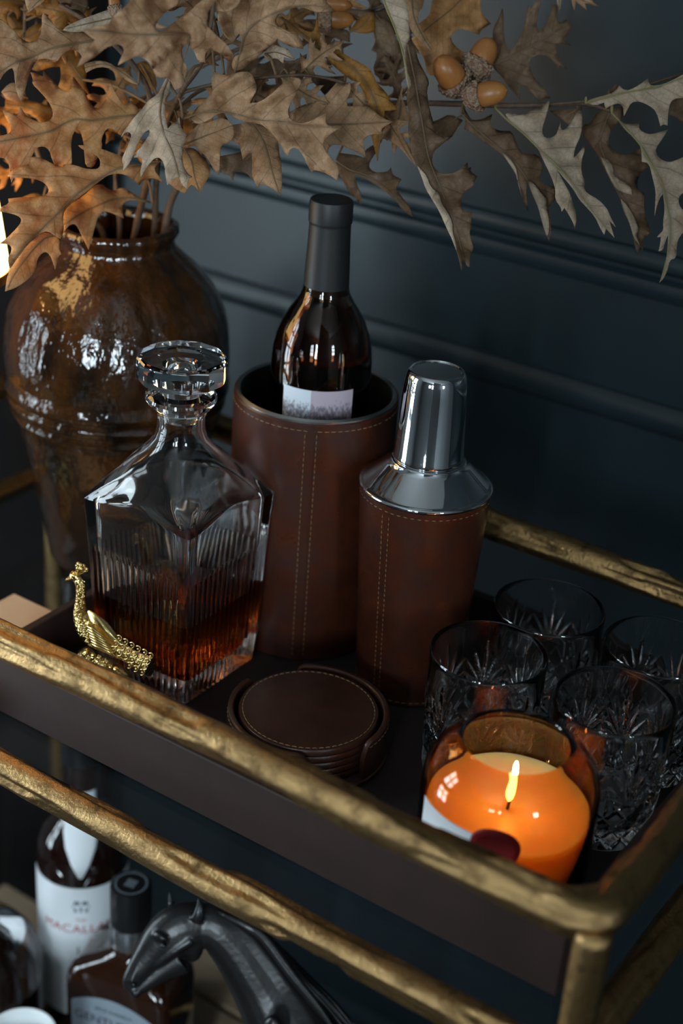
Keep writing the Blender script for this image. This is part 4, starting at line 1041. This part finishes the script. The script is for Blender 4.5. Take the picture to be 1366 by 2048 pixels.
leaf('left', 'F', [(1275,235),(1190,240),(1100,270),(970,262),(960,205),(880,180),(790,145),(680,118),(612,120),(640,150),(720,180),(775,215),(785,260),(775,295),(735,308),(660,300),(590,275),(500,265),(490,290),(420,270),(350,230),(280,208),(240,212),(235,265),(150,285),(90,320),(58,358),(110,372),(200,372),(290,385),(350,415),(382,455),(378,490),(345,515),(270,525),(180,525),(65,538),(70,575),(0,605),(0,635),(60,645),(120,660),(165,685),(165,720),(130,770),(60,840),(0,885),(70,890),(95,920),(85,960),(60,1000),(75,1080),(100,1050),(160,970),(230,870),(330,800),(370,790),(440,830),(470,850),(500,790),(492,690),(500,630),(560,570),(640,510),(740,430),(790,390),(840,355),(900,340),(970,345),(1040,385),(1090,430),(1110,395),(1180,372),(1240,390),(1275,415),(1250,370),(1200,310),(1230,260)],
     [(1230,260),(1000,280),(880,320),(740,400),(600,500),(480,620),(340,760),(200,890),(75,1060)], 1.085, 1.035, -.10, .18, 'lf_warm', .006)
leaf('left', 'F', [(1190,570),(1090,530),(1030,490),(970,450),(930,455),(890,480),(830,455),(800,425),(740,430),(650,520),(550,580),(490,620),(480,690),(490,790),(500,800),(530,750),(580,730),(610,760),(650,850),(690,935),(710,870),(740,760),(760,690),(790,645),(830,635),(880,650),(965,690),(955,630),(955,580),(990,550),(1060,545),(1110,560)],
     [(1190,572),(1060,535),(900,540),(760,590),(620,660),(500,740)], 1.13, 1.10, .15, .10, 'lf_warm', .005)
leaf('left', 'F', [(330,800),(400,808),(470,850),(458,920),(478,970),(455,985),(430,1090),(405,1000),(370,950),(330,957),(290,1010),(280,1090),(230,1160),(130,1230),(40,1260),(60,1120),(130,1010),(220,890)],
     [(420,820),(330,860),(220,980),(120,1120),(60,1230)], 1.085, 1.06, .3, .0, 'lf_warm', .003, pet=False)
leaf('left', 'A', [(250,540),(280,480),(350,455),(440,470),(480,420),(540,380),(620,390),(655,470),(680,560),(660,640),(710,760),(690,740),(640,690),(580,600),(560,700),(520,725),(450,690),(480,600),(470,520),(400,520),(300,560)],
     [(640,620),(560,500),(520,430),(500,400)], 1.13, 1.12, .1, .0, 'lf_gold', .004)
leaf('left', 'A', [(40,780),(170,770),(300,800),(420,840),(440,900),(400,970),(330,960),(250,900),(130,850),(40,840)], [(440,880),(250,850),(40,810)], 1.13, 1.13, .1, 0, 'lf_gold', .004)
leaf('left', 'A', [(655,500),(760,470),(850,485),(920,535),(1000,570),(1085,665),(1000,640),(920,560),(820,522),(740,530),(670,570)], [(1080,660),(960,570),(820,500),(660,530)], 1.07, 1.06, .2, 0, 'lf_tan', .003)
# --- middle branch
leaf('mid', 'A', [(640,235),(760,200),(850,190),(870,140),(930,90),(1000,30),(1040,-30),(1100,-80),(1330,-80),(1430,-40),(1390,40),(1340,60),(1270,110),(1215,190),(1215,235),(1260,245),(1330,200),(1386,150),(1486,90),(1546,20),(1666,-50),(1886,-40),(1866,40),(1776,95),(1706,85),(1646,85),(1611,160),(1616,200),(1656,240),(1706,290),(1766,340),(1826,430),(1786,440),(1736,430),(1696,400),(1626,390),(1596,430),(1606,490),(1546,480),(1516,400),(1466,340),(1416,380),(1426,460),(1466,530),(1446,600),(1426,680),(1366,700),(1326,620),(1290,600),(1230,610),(1200,560),(1170,490),(1100,440),(1060,440),(1000,470),(920,510),(950,440),(970,400),(960,360),(910,340),(860,360),(830,370),(760,430),(680,480),(600,525),(650,420),(740,310)],
     [(1440,660),(1420,520),(1480,300),(1400,260),(1200,270),(1000,265),(800,240),(660,235)], 1.0, .945, .05, .18, 'lf_tan', .008)
leaf('mid', 'A', [(1300,610),(1330,630),(1320,720),(1280,790),(1290,870),(1300,960),(1310,1005),(1366,950),(1401,916),(1405,960),(1420,1010),(1466,1051),(1440,1100),(1420,1160),(1426,1281),(1460,1350),(1501,1381),(1470,1390),(1461,1481),(1420,1440),(1400,1380),(1366,1390),(1305,1445),(1290,1350),(1285,1300),(1270,1250),(1230,1225),(1190,1250),(1150,1300),(1100,1380),(1095,1330),(1115,1260),(1100,1225),(1045,1230),(1060,1190),(1100,1150),(1140,1090),(1175,1040),(1165,1015),(1130,1030),(1090,1090),(1050,1180),(1020,1260),(960,1340),(965,1290),(950,1240),(985,1170),(1010,1110),(1030,1060),(1010,1030),(975,1035),(945,1075),(955,1040),(1000,980),(1060,900),(1130,830),(1150,790),(1230,740),(1250,700),(1290,620)],
     [(1310,620),(1270,740),(1250,900),(1290,1060),(1350,1200),(1400,1380)], 1.05, 1.02, .25, .22, 'lf_pale', .006)
leaf('mid', 'B', [(120,930),(150,860),(230,790),(300,720),(280,640),(300,560),(400,590),(500,560),(590,560),(630,640),(640,700),(600,770),(585,805),(650,800),(720,760),(800,690),(880,620),(960,600),(990,640),(940,740),(890,830),(880,880),(900,940),(980,965),(1060,945),(1100,920),(1185,885),(1170,950),(1200,985),(1305,990),(1220,1040),(1150,1100),(1170,1181),(1230,1241),(1285,1321),(1265,1411),(1230,1381),(1150,1341),(1085,1326),(1065,1346),(1030,1281),(1000,1211),(950,1151),(900,1160),(885,1216),(860,1200),(800,1090),(700,985),(650,965),(560,955),(500,935),(430,895),(350,875),(250,950),(170,970)],
     [(60,930),(250,870),(450,885),(650,935),(850,950),(1050,985),(1300,992)], 1.05, 1.0, .12, -.15, 'lf_tan', .007)
leaf('mid', 'G', [(400,200),(480,190),(560,175),(640,170),(720,190),(790,260),(810,350),(815,430),(830,490),(835,600),(835,680),(820,745),(780,700),(720,670),(660,650),(650,685),(620,640),(600,580),(605,500),(600,410),(570,420),(530,465),(515,400),(500,340),(470,330),(400,300)],
     [(560,170),(620,210),(690,320),(730,440),(770,590),(815,735)], 1.06, 1.04, .15, .12, 'lf_tan', .005)
leaf('mid', 'G', [(50,355),(130,240),(200,170),(270,175),(350,130),(440,170),(470,260),(430,330),(360,350),(350,420),(350,500),(345,585),(300,540),(270,480),(240,440),(200,400),(170,360),(130,360),(80,378)],
     [(60,350),(200,295),(330,245),(440,200)], 1.065, 1.04, .25, .1, 'lf_tan', .005)
leaf('mid', 'G', [(70,380),(130,370),(180,400),(205,435),(240,450),(285,560),(240,640),(195,725),(160,680),(130,660),(100,690),(75,730),(0,690),(-60,640),(-40,560),(40,480)],
     [(70,380),(130,480),(150,580),(190,720)], 1.08, 1.08, .1, .1, 'lf_warm', .004)
leaf('mid', 'G', [(350,440),(450,420),(560,400),(620,400),(640,660),(600,620),(570,580),(520,560),(465,565),(455,630),(430,590),(370,570),(350,540)],
     [(600,430),(520,480),(440,510),(360,540)], 1.085, 1.08, .2, 0, 'lf_brown', .004)
leaf('mid', 'B', [(1270,635),(1290,660),(1366,640),(1376,700),(1340,780),(1345,830),(1426,830),(1506,815),(1566,880),(1636,930),(1701,950),(1656,975),(1606,1010),(1616,1045),(1536,1050),(1496,1060),(1466,1100),(1476,1150),(1491,1232),(1430,1190),(1366,1165),(1290,1130),(1215,1131),(1185,1201),(1170,1150),(1140,1110),(1000,1150),(850,1080),(860,900),(1000,815),(1100,800),(1180,740)],
     [(880,960),(1050,970),(1250,970),(1450,965),(1695,950)], 1.07, 1.05, -.15, .1, 'lf_tan', .005)
leaf('mid', 'B', [(400,-80),(600,-80),(900,-80),(1130,-40),(1250,90),(1130,95),(1080,90),(1000,55),(920,60),(850,90),(790,130),(790,190),(850,230),(980,285),(1000,380),(920,370),(830,330),(800,300),(760,350),(700,400),(560,520),(480,570),(440,520),(460,440),(510,420),(525,340),(500,260),(450,330),(400,290),(360,220),(330,150),(340,90)],
     [(470,560),(540,300),(620,190),(760,110),(900,60),(1100,40)], 1.03, 1.0, .1, .15, 'lf_tan', .007)
leaf('mid', 'B', [(720,380),(770,345),(850,375),(890,385),(905,430),(940,470),(850,445),(845,495),(790,450),(720,470),(690,430)], [(700,420),(800,410),(930,465)], 1.05, 1.04, .2, 0, 'lf_pale', .003)
leaf('mid', 'B', [(590,520),(700,500),(790,440),(900,490),(1030,420),(1020,520),(1000,620),(960,700),(850,730),(790,690),(780,590),(720,600),(660,680),(600,790),(550,720)], [(560,700),(700,560),(850,560),(1020,440)], 1.09, 1.08, .1, .05, 'lf_brown', .005)
leaf('mid', 'A', [(520,200),(640,150),(760,105),(870,70),(900,200),(780,210),(640,250),(540,250),(490,235)], [(880,140),(700,180),(510,225)], 1.06, 1.05, .1, 0, 'lf_pale', .004)
leaf('mid', 'A', [(1060,500),(1130,470),(1180,520),(1230,640),(1210,720),(1160,690),(1100,600)], [(1100,500),(1170,600),(1210,710)], 1.10, 1.10, .1, 0, 'lf_gold', .003)
# --- acorn branch
leaf('acorn', 'C', [(235,-60),(420,-60),(450,80),(460,200),(470,300),(440,345),(430,420),(440,540),(480,650),(460,700),(440,640),(420,470),(385,330),(340,200),(280,80)], [(245,-50),(300,100),(370,280),(430,480),(462,690)], 1.02, 1.0, .35, .2, 'lf_pale', .004)
leaf('acorn', 'C', [(430,345),(470,330),(510,370),(530,470),(580,560),(620,640),(600,700),(610,800),(640,930),(660,1040),(700,1070),(800,1059),(720,1124),(650,1184),(640,1244),(650,1304),(690,1344),(740,1359),(820,1349),(880,1309),(915,1269),(920,1314),(945,1304),(935,1339),(995,1379),(970,1414),(965,1454),(900,1494),(870,1544),(865,1594),(885,1649),(955,1654),(945,1714),(950,1774),(930,1814),(950,1884),(968,1944),(935,1984),(935,2084),(910,2079),(895,2024),(880,2044),(870,2114),(850,2014),(830,1954),(800,1874),(760,1794),(700,1654),(640,1554),(590,1474),(550,1354),(520,1284),(480,1204),(470,1114),(450,1000),(470,900),(440,800),(450,700),(440,540)],
     [(450,350),(520,700),(570,1000),(620,1250),(720,1500),(830,1800),(890,2040)], 1.06, 1.01, -.10, .15, 'lf_brown', .006,
     folds=[[(520,1284),(545,1314),(600,1374),(630,1464),(700,1514),(710,1584),(760,1654),(800,1734),(800,1814),(825,1884),(830,1954),(800,1874),(760,1794),(700,1654),(640,1554),(590,1474),(550,1354)]])
leaf('acorn', 'C', [(620,860),(650,950),(700,930),(780,890),(880,940),(830,1010),(790,1080),(700,1130),(640,1100)], [(880,900),(760,960),(650,1060)], 1.10, 1.09, .1, .1, 'lf_brown', .004)
leaf('acorn', 'H', [(-120,250),(-80,140),(0,150),(60,160),(110,180),(115,120),(180,80),(240,40),(215,120),(180,170),(150,220),(150,260),(190,290),(250,295),(300,280),(320,250),(330,310),(400,345),(370,390),(360,420),(400,480),(460,550),(475,590),(490,640),(420,600),(370,530),(290,450),(220,400),(130,350),(40,310),(50,380),(90,470),(85,545),(50,500),(0,460),(-40,380)],
     [(-110,200),(0,270),(120,310),(250,390),(370,500),(480,620)], 1.10, 1.08, .1, .1, 'lf_brown', .004)
leaf('acorn', 'C', [(250,880),(330,860),(370,800),(420,640),(400,760),(470,900),(460,960),(400,980),(385,1010),(420,1080),(500,1250),(520,1300),(470,1250),(400,1160),(330,1110),(250,1060),(330,960)], [(400,760),(390,900),(360,1000),(420,1150),(510,1290)], 1.10, 1.08, .2, .1, 'lf_tan', .004)
leaf('acorn', 'E', [(-130,480),(-80,440),(-123,290),(-113,220),(-73,140),(-43,60),(-33,140),(-33,300),(-3,385),(37,380),(87,310),(125,220),(155,35),(180,70),(235,-20),(255,10),(240,90),(218,200),(240,245),(280,220),(330,120),(345,35),(385,40),(382,160),(410,180),(460,150),(492,210),(470,270),(430,310),(490,355),(420,335),(375,350),(380,430),(410,490),(465,540),(405,510),(390,545),(350,470),(280,430),(210,435),(165,480),(180,560),(230,640),(290,700),(330,770),(290,765),(245,790),(200,740),(140,680),(95,670),(92,780),(50,720),(0,670),(-53,590),(-110,540)],
     [(-140,515),(0,455),(120,395),(250,320),(380,240),(470,190)], 1.12, 1.11, .05, .08, 'lf_brown', .004)
leaf('acorn', 'I', [(-343,-292),(-310,-230),(-280,-190),(-200,-200),(-123,-240),(-140,-170),(-100,-120),(-33,-105),(30,-110),(80,20),(120,75),(240,70),(280,180),(255,210),(248,265),(285,318),(365,322),(370,430),(330,460),(315,500),(342,640),(320,750),(280,660),(250,520),(190,380),(150,290),(140,380),(150,440),(155,515),(110,410),(80,290),(60,220),(0,130),(-60,60),(-153,2),(-233,-60),(-293,-102),(-343,-122),(-330,-180)],
     [(-370,-250),(-250,-130),(-100,0),(40,120),(150,270),(230,450),(315,730)], 1.10, 1.08, .10, .18, 'lf_brown', .005,
     folds=[[(150,270),(200,300),(270,390),(310,430),(300,490),(325,610),(315,700),(300,705),(265,600),(235,480),(185,370)], [(-53,52),(10,90),(70,190),(75,290),(110,410),(80,290),(60,220),(0,130)]])
leaf('acorn', 'I', [(0,-252),(110,-227),(190,-272),(270,-292),(330,-362),(300,-232),(265,-132),(270,-72),(310,-47),(370,-72),(390,-112),(410,-182),(410,-122),(440,-112),(500,-182),(540,-262),(575,-302),(580,-172),(570,-82),(520,30),(510,100),(540,80),(590,10),(600,40),(575,110),(570,210),(600,290),(590,340),(620,380),(700,420),(770,490),(800,560),(840,640),(790,590),(830,725),(800,690),(765,650),(750,700),(720,650),(680,560),(600,470),(560,430),(500,330),(420,240),(380,190),(440,300),(490,390),(505,460),(530,530),(535,600),(520,650),(510,600),(440,490),(420,520),(410,480),(370,430),(370,340),(340,250),(280,130),(240,40),(220,10),(150,-60),(80,-120),(20,-170),(-20,-240)],
     [(-100,-290),(0,-190),(120,-90),(240,30),(350,130),(480,270),(600,440),(700,570),(800,690)], 1.085, 1.05, -.25, .12, 'lf_pale', .005)
leaf('acorn', 'I', [(900,-302),(890,-202),(840,-162),(800,-102),(780,-39),(800,30),(860,70),(920,80),(980,60),(1030,20),(1060,0),(1050,100),(1100,170),(1040,220),(1005,280),(1010,350),(1070,380),(1060,440),(1070,560),(1105,640),(1105,700),(1060,720),(1050,830),(1030,790),(1010,850),(985,760),(960,640),(900,500),(860,380),(800,290),(740,160),(690,60),(640,0),(570,-92),(590,-162),(640,-162),(680,-232),(710,-262),(830,-282)],
     [(800,-270),(740,-120),(720,0),(800,200),(880,380),(960,560),(1010,840)], 1.105, 1.09, .15, .12, 'lf_brown', .005,
     folds=[[(720,90),(790,120),(820,180),(820,240),(880,270),(960,330),(970,390),(900,370),(850,350),(800,270),(760,180)], [(880,420),(940,480),(1000,600),(1020,660),(1000,700),(1025,780),(980,720),(950,610),(900,510)]])
leaf('acorn', 'I', [(320,-270),(540,-285),(530,-180),(480,-150),(420,-200)], [(540,-280),(440,-230),(330,-265)], 1.11, 1.11, 0, 0, 'lf_brown', .003)
leaf('acorn', 'E', [(605,800),(660,770),(780,740),(840,710),(870,668),(900,700),(950,705),(1030,660),(1090,612),(1105,665),(1160,670),(1260,640),(1366,580),(1500,520),(1560,640),(1480,760),(1366,765),(1300,770),(1265,800),(1250,880),(1245,980),(1215,970),(1190,985),(1160,870),(1100,820),(1020,790),(960,800),(930,860),(905,905),(900,830),(870,805),(820,815),(760,850),(750,800),(680,825)],
     [(605,805),(780,755),(950,715),(1150,680),(1366,605),(1500,560)], 1.085, 1.06, -.25, .1, 'lf_pale', .004)
leaf('acorn', 'E', [(1270,790),(1320,760),(1400,750),(1500,900),(1366,970),(1330,930),(1300,905),(1255,895)], [(1450,780),(1370,850),(1260,890)], 1.11, 1.11, 0, 0, 'lf_brown', .003)
leaf('acorn', 'E', [(775,742),(800,700),(850,650),(866,690),(840,730)], [(780,742),(820,700),(850,655)], 1.10, 1.10, 0, 0, 'lf_brown', .001)
leaf('acorn', 'I', [(940,-162),(1025,-164),(1020,-122),(1090,-82),(1160,-92),(1250,-122),(1210,-57),(1150,30),(1160,80),(1200,120),(1260,135),(1310,120),(1366,95),(1480,60),(1500,200),(1480,330),(1366,370),(1330,410),(1335,470),(1366,510),(1450,560),(1440,660),(1366,680),(1325,740),(1315,800),(1315,880),(1260,900),(1245,980),(1210,1050),(1180,1075),(1210,1000),(1235,900),(1245,800),(1250,700),(1225,760),(1210,820),(1175,830),(1190,760),(1195,715),(1165,720),(1180,700),(1215,665),(1210,600),(1225,500),(1210,380),(1180,420),(1155,500),(1145,555),(1150,450),(1155,360),(1130,260),(1100,140),(1045,130),(1040,20),(1000,-50),(930,-100),(850,-200)],
     [(810,-250),(920,-130),(1040,10),(1120,150),(1200,290),(1235,450),(1270,620),(1255,800),(1190,1065)], 1.085, 1.05, -.2, .12, 'lf_pale', .004)
# --- back branch
leaf('back', 'B', [(800,120),(900,165),(905,90),(950,200),(1050,255),(1095,235),(1110,95),(1130,290),(1250,375),(1366,450),(1446,490),(1516,530),(1556,600),(1576,650),(1646,720),(1736,860),(1636,865),(1631,950),(1606,1060),(1601,1114),(1581,1260),(1551,1130),(1531,1060),(1546,980),(1506,830),(1496,760),(1426,640),(1366,625),(1200,480),(1130,395),(1050,335),(980,285),(880,200)],
     [(810,130),(1000,270),(1200,420),(1400,540),(1520,700),(1590,900),(1580,1240)], 1.09, 1.06, .3, .2, 'lf_gold', .004)
leaf('back', 'C', [(640,-80),(1030,-60),(1015,60),(1040,120),(1100,185),(1020,230),(1010,270),(940,240),(860,225),(800,250),(785,300),(810,350),(880,400),(910,440),(880,520),(800,560),(700,600),(600,580),(590,490),(560,420),(500,340),(480,300),(560,250),(530,190),(600,140),(630,100),(630,40),(650,-20)],
     [(900,-40),(780,80),(640,190),(560,260)], 1.12, 1.10, .05, .12, 'lf_warm', .006)
leaf('back', 'C', [(400,-60),(580,-60),(575,50),(535,90),(525,160),(560,240),(620,320),(640,400),(560,340),(480,250),(450,150)], [(480,-50),(500,130),(560,260),(635,390)], 1.08, 1.07, .1, .1, 'lf_tan', .004)
leaf('back', 'C', [(-40,60),(180,85),(200,140),(290,150),(330,200),(370,330),(440,500),(420,530),(360,550),(330,600),(320,680),(260,640),(170,560),(220,420),(165,390),(200,330),(210,250),(190,180),(60,150)], [(240,640),(330,430),(300,250),(200,110)], 1.12, 1.11, .1, .1, 'lf_brown', .004)
leaf('back', 'C', [(0,240),(60,150),(150,90),(190,110),(200,250),(100,265)], [(0,250),(100,200),(170,100)], 1.11, 1.11, 0, .1, 'lf_gold', .003)
leaf('back', 'B', [(1010,600),(1100,585),(1180,600),(1330,592),(1330,640),(1250,660),(1170,745),(1090,650)], [(1330,610),(1200,630),(1020,605)], 1.13, 1.12, 0, 0, 'lf_brown', .003)
leaf('back', 'B', [(940,180),(1060,140),(1180,180),(1290,220),(1366,240),(1366,330),(1250,300),(1120,250),(1020,240)], [(950,190),(1150,215),(1366,290)], 1.13, 1.12, 0, .1, 'lf_brown', .003)
leaf('back', 'E', [(490,-60),(500,30),(520,85),(528,10),(570,40),(615,82),(600,25),(640,30),(705,50),(660,10),(620,-60)], [(560,-60),(580,0),(660,30)], 1.12, 1.12, 0, 0, 'lf_tan', .001)
leaf('back', 'E', [(370,-60),(385,20),(395,85),(412,65),(420,-60)], [(395,-60),(398,75)], 1.12, 1.12, 0, 0, 'lf_pale', .001)
# --- far left branch
leaf('far', 'A', [(-60,-60),(200,-60),(205,30),(120,60),(60,40),(0,50),(-60,60)], [(200,30),(100,10),(-50,0)], 1.12, 1.10, 0, .1, 'lf_gold', .004)
leaf('far', 'A', [(50,130),(90,100),(160,140),(190,200),(180,300),(120,260),(60,190)], [(60,120),(110,180),(180,290)], 1.15, 1.15, 0, .1, 'lf_gold', .003)
leaf('far', 'A', [(190,-60),(420,-60),(330,20),(280,60),(225,95),(200,40)], [(400,-40),(300,10),(230,85)], 1.09, 1.08, .1, .1, 'lf_tan', .004)
leaf('far', 'A', [(380,-60),(500,-60),(640,60),(620,110),(560,170),(500,230),(470,250),(420,200),(400,150),(430,130),(390,60),(370,20)], [(640,40),(540,90),(430,160)], 1.12, 1.11, .1, .1, 'lf_gold', .005)
leaf('far', 'A', [(190,260),(250,200),(330,180),(360,280),(300,320),(200,330)], [(180,300),(270,260),(350,210)], 1.13, 1.13, 0, .1, 'lf_gold', .003)
leaf('far', 'A', [(420,-40),(640,-60),(700,20),(660,110),(560,90),(480,40)], [(690,60),(560,10),(440,-30)], 1.10, 1.09, 0, .1, 'lf_brown', .004)
leaf('far', 'A', [(10,720),(60,660),(120,640),(170,700),(200,760),(150,800),(60,780)], [(200,760),(100,720),(20,720)], 1.12, 1.11, 0, .1, 'lf_tan', .003)
leaf('far', 'F', [(180,525),(260,490),(330,510),(350,540),(300,560),(220,555)], [(340,530),(190,530)], 1.16, 1.15, 0, .0, 'lf_gold', .002)
# --- smaller leaves further back that fill the crown
GEN = [(0,-.02),(.10,-.05),(.16,-.20),(.24,-.30),(.22,-.16),(.30,-.08),(.36,-.12),(.42,-.30),(.54,-.42),(.51,-.30),(.58,-.31),(.50,-.18),(.54,-.08),(.62,-.11),(.68,-.26),(.80,-.33),(.76,-.20),(.72,-.08),(.82,-.07),(.90,-.13),(.93,-.05),(1.02,0),(.93,.05),(.90,.12),(.82,.07),(.73,.08),(.78,.20),(.83,.32),(.70,.26),(.63,.11),(.55,.08),(.52,.18),(.60,.30),(.52,.30),(.56,.42),(.43,.30),(.37,.12),(.30,.08),(.23,.16),(.25,.29),(.17,.20),(.10,.05),(0,.02)]
def gen_leaf(key, base, tip, D, m, wd=1.0, sd=0):
    rnd = random.Random(sd); bx, by = base; ux, uy = tip[0]-bx, tip[1]-by
    pts = []
    for a, b in GEN:
        a2 = a+rnd.uniform(-.015, .015); b2 = b*wd*rnd.uniform(.85, 1.12)
        bend = .10*math.sin(a2*2.4)*(1 if sd % 2 else -1)
        pts.append(((bx+ux*a2-uy*(b2+bend))*3.903, (by+uy*a2+ux*(b2+bend))*3.903))
    rib = [((bx+ux*a-uy*(.10*math.sin(a*2.4)*(1 if sd % 2 else -1)))*3.903, (by+uy*a+ux*(.10*math.sin(a*2.4)*(1 if sd % 2 else -1)))*3.903) for a in (0, .25, .5, .75, 1)]
    leaf(key, 'A', pts, rib, D, D-.01, rnd.uniform(-.25, .25), rnd.uniform(0, .25), m, .006)
for i, (key, b0, t0, D, m, wd) in enumerate([
    ('far', (52, 60), (-60, 130), 1.15, 'lf_gold', 1), ('far', (50, 120), (150, 60), 1.16, 'lf_gold', .9), ('far', (55, 200), (-40, 290), 1.17, 'lf_warm', .9), ('far', (60, 230), (190, 250), 1.18, 'lf_gold', .9),
    ('far', (90, 340), (-30, 370), 1.19, 'lf_warm', .7), ('left', (262, 130), (170, 230), 1.13, 'lf_warm', 1), ('left', (190, 60), (60, 20), 1.12, 'lf_gold', 1), ('left', (250, 110), (330, 20), 1.11, 'lf_tan', 1),
    ('left', (295, 190), (220, 290), 1.14, 'lf_gold', .8), ('mid', (400, 130), (500, 60), 1.07, 'lf_tan', 1), ('mid', (430, 40), (560, -30), 1.06, 'lf_pale', 1), ('mid', (450, 165), (560, 230), 1.10, 'lf_tan', 1),
    ('back', (450, 110), (560, 180), 1.15, 'lf_brown', 1), ('back', (600, 60), (690, 140), 1.14, 'lf_brown', .9), ('back', (300, 200), (420, 260), 1.16, 'lf_gold', .9), ('back', (740, 20), (830, 110), 1.14, 'lf_brown', .9),
    ('mid', (560, 150), (660, 200), 1.08, 'lf_tan', .9), ('acorn', (700, 212), (780, 280), 1.12, 'lf_brown', .8), ('acorn', (800, 206), (760, 110), 1.12, 'lf_brown', .9), ('back', (520, 90), (640, 20), 1.14, 'lf_warm', .9), ('back', (240, 300), (330, 290), 1.17, 'lf_gold', .8),
    ('far', (52, 30), (170, -30), 1.13, 'lf_gold', 1), ('far', (50, 0), (-60, 60), 1.12, 'lf_gold', 1), ('left', (150, 30), (240, 90), 1.12, 'lf_tan', 1), ('left', (180, 50), (100, 130), 1.11, 'lf_warm', 1), ('left', (300, 200), (390, 250), 1.10, 'lf_tan', .9),
    ('mid', (420, 60), (330, -20), 1.04, 'lf_tan', 1.1), ('mid', (425, 20), (530, 50), 1.04, 'lf_tan', 1), ('back', (640, 40), (720, -30), 1.13, 'lf_warm', 1), ('mid', (600, 150), (690, 90), 1.08, 'lf_tan', 1), ('mid', (690, 165), (770, 230), 1.08, 'lf_tan', .9),
    ('back', (740, 20), (800, -60), 1.13, 'lf_brown', 1), ('acorn', (760, 208), (830, 300), 1.10, 'lf_tan', .7), ('mid', (440, 165), (380, 260), 1.09, 'lf_warm', 1)]):
    gen_leaf(key, b0, t0, D, m, wd, i+11)
# --- acorns
acorn('acorn', (921, 178), (877, 116), 1.10, 28.5, -.02)
acorn('acorn', (944, 148), (984, 78), 1.105, 27, .0)
acorn('acorn', (936, 195), (1014, 180), 1.085, 25, -.012)
acorn('back', (625, 2), (705, 12), 1.07, 15)
acorn('back', (640, 36), (708, 40), 1.10, 19)
acorn('left', (232, 30), (226, -20), 1.04, 12)
obj('acorn_stalk', tube([atd(930, 208, 1.105)-BRANCH['acorn']['p0'], atd(935, 190, 1.11)-BRANCH['acorn']['p0'], atd(932, 168, 1.112)-BRANCH['acorn']['p0']], [.003, .0035, .002], 8), M['stem'], BRANCH['acorn']['o'])
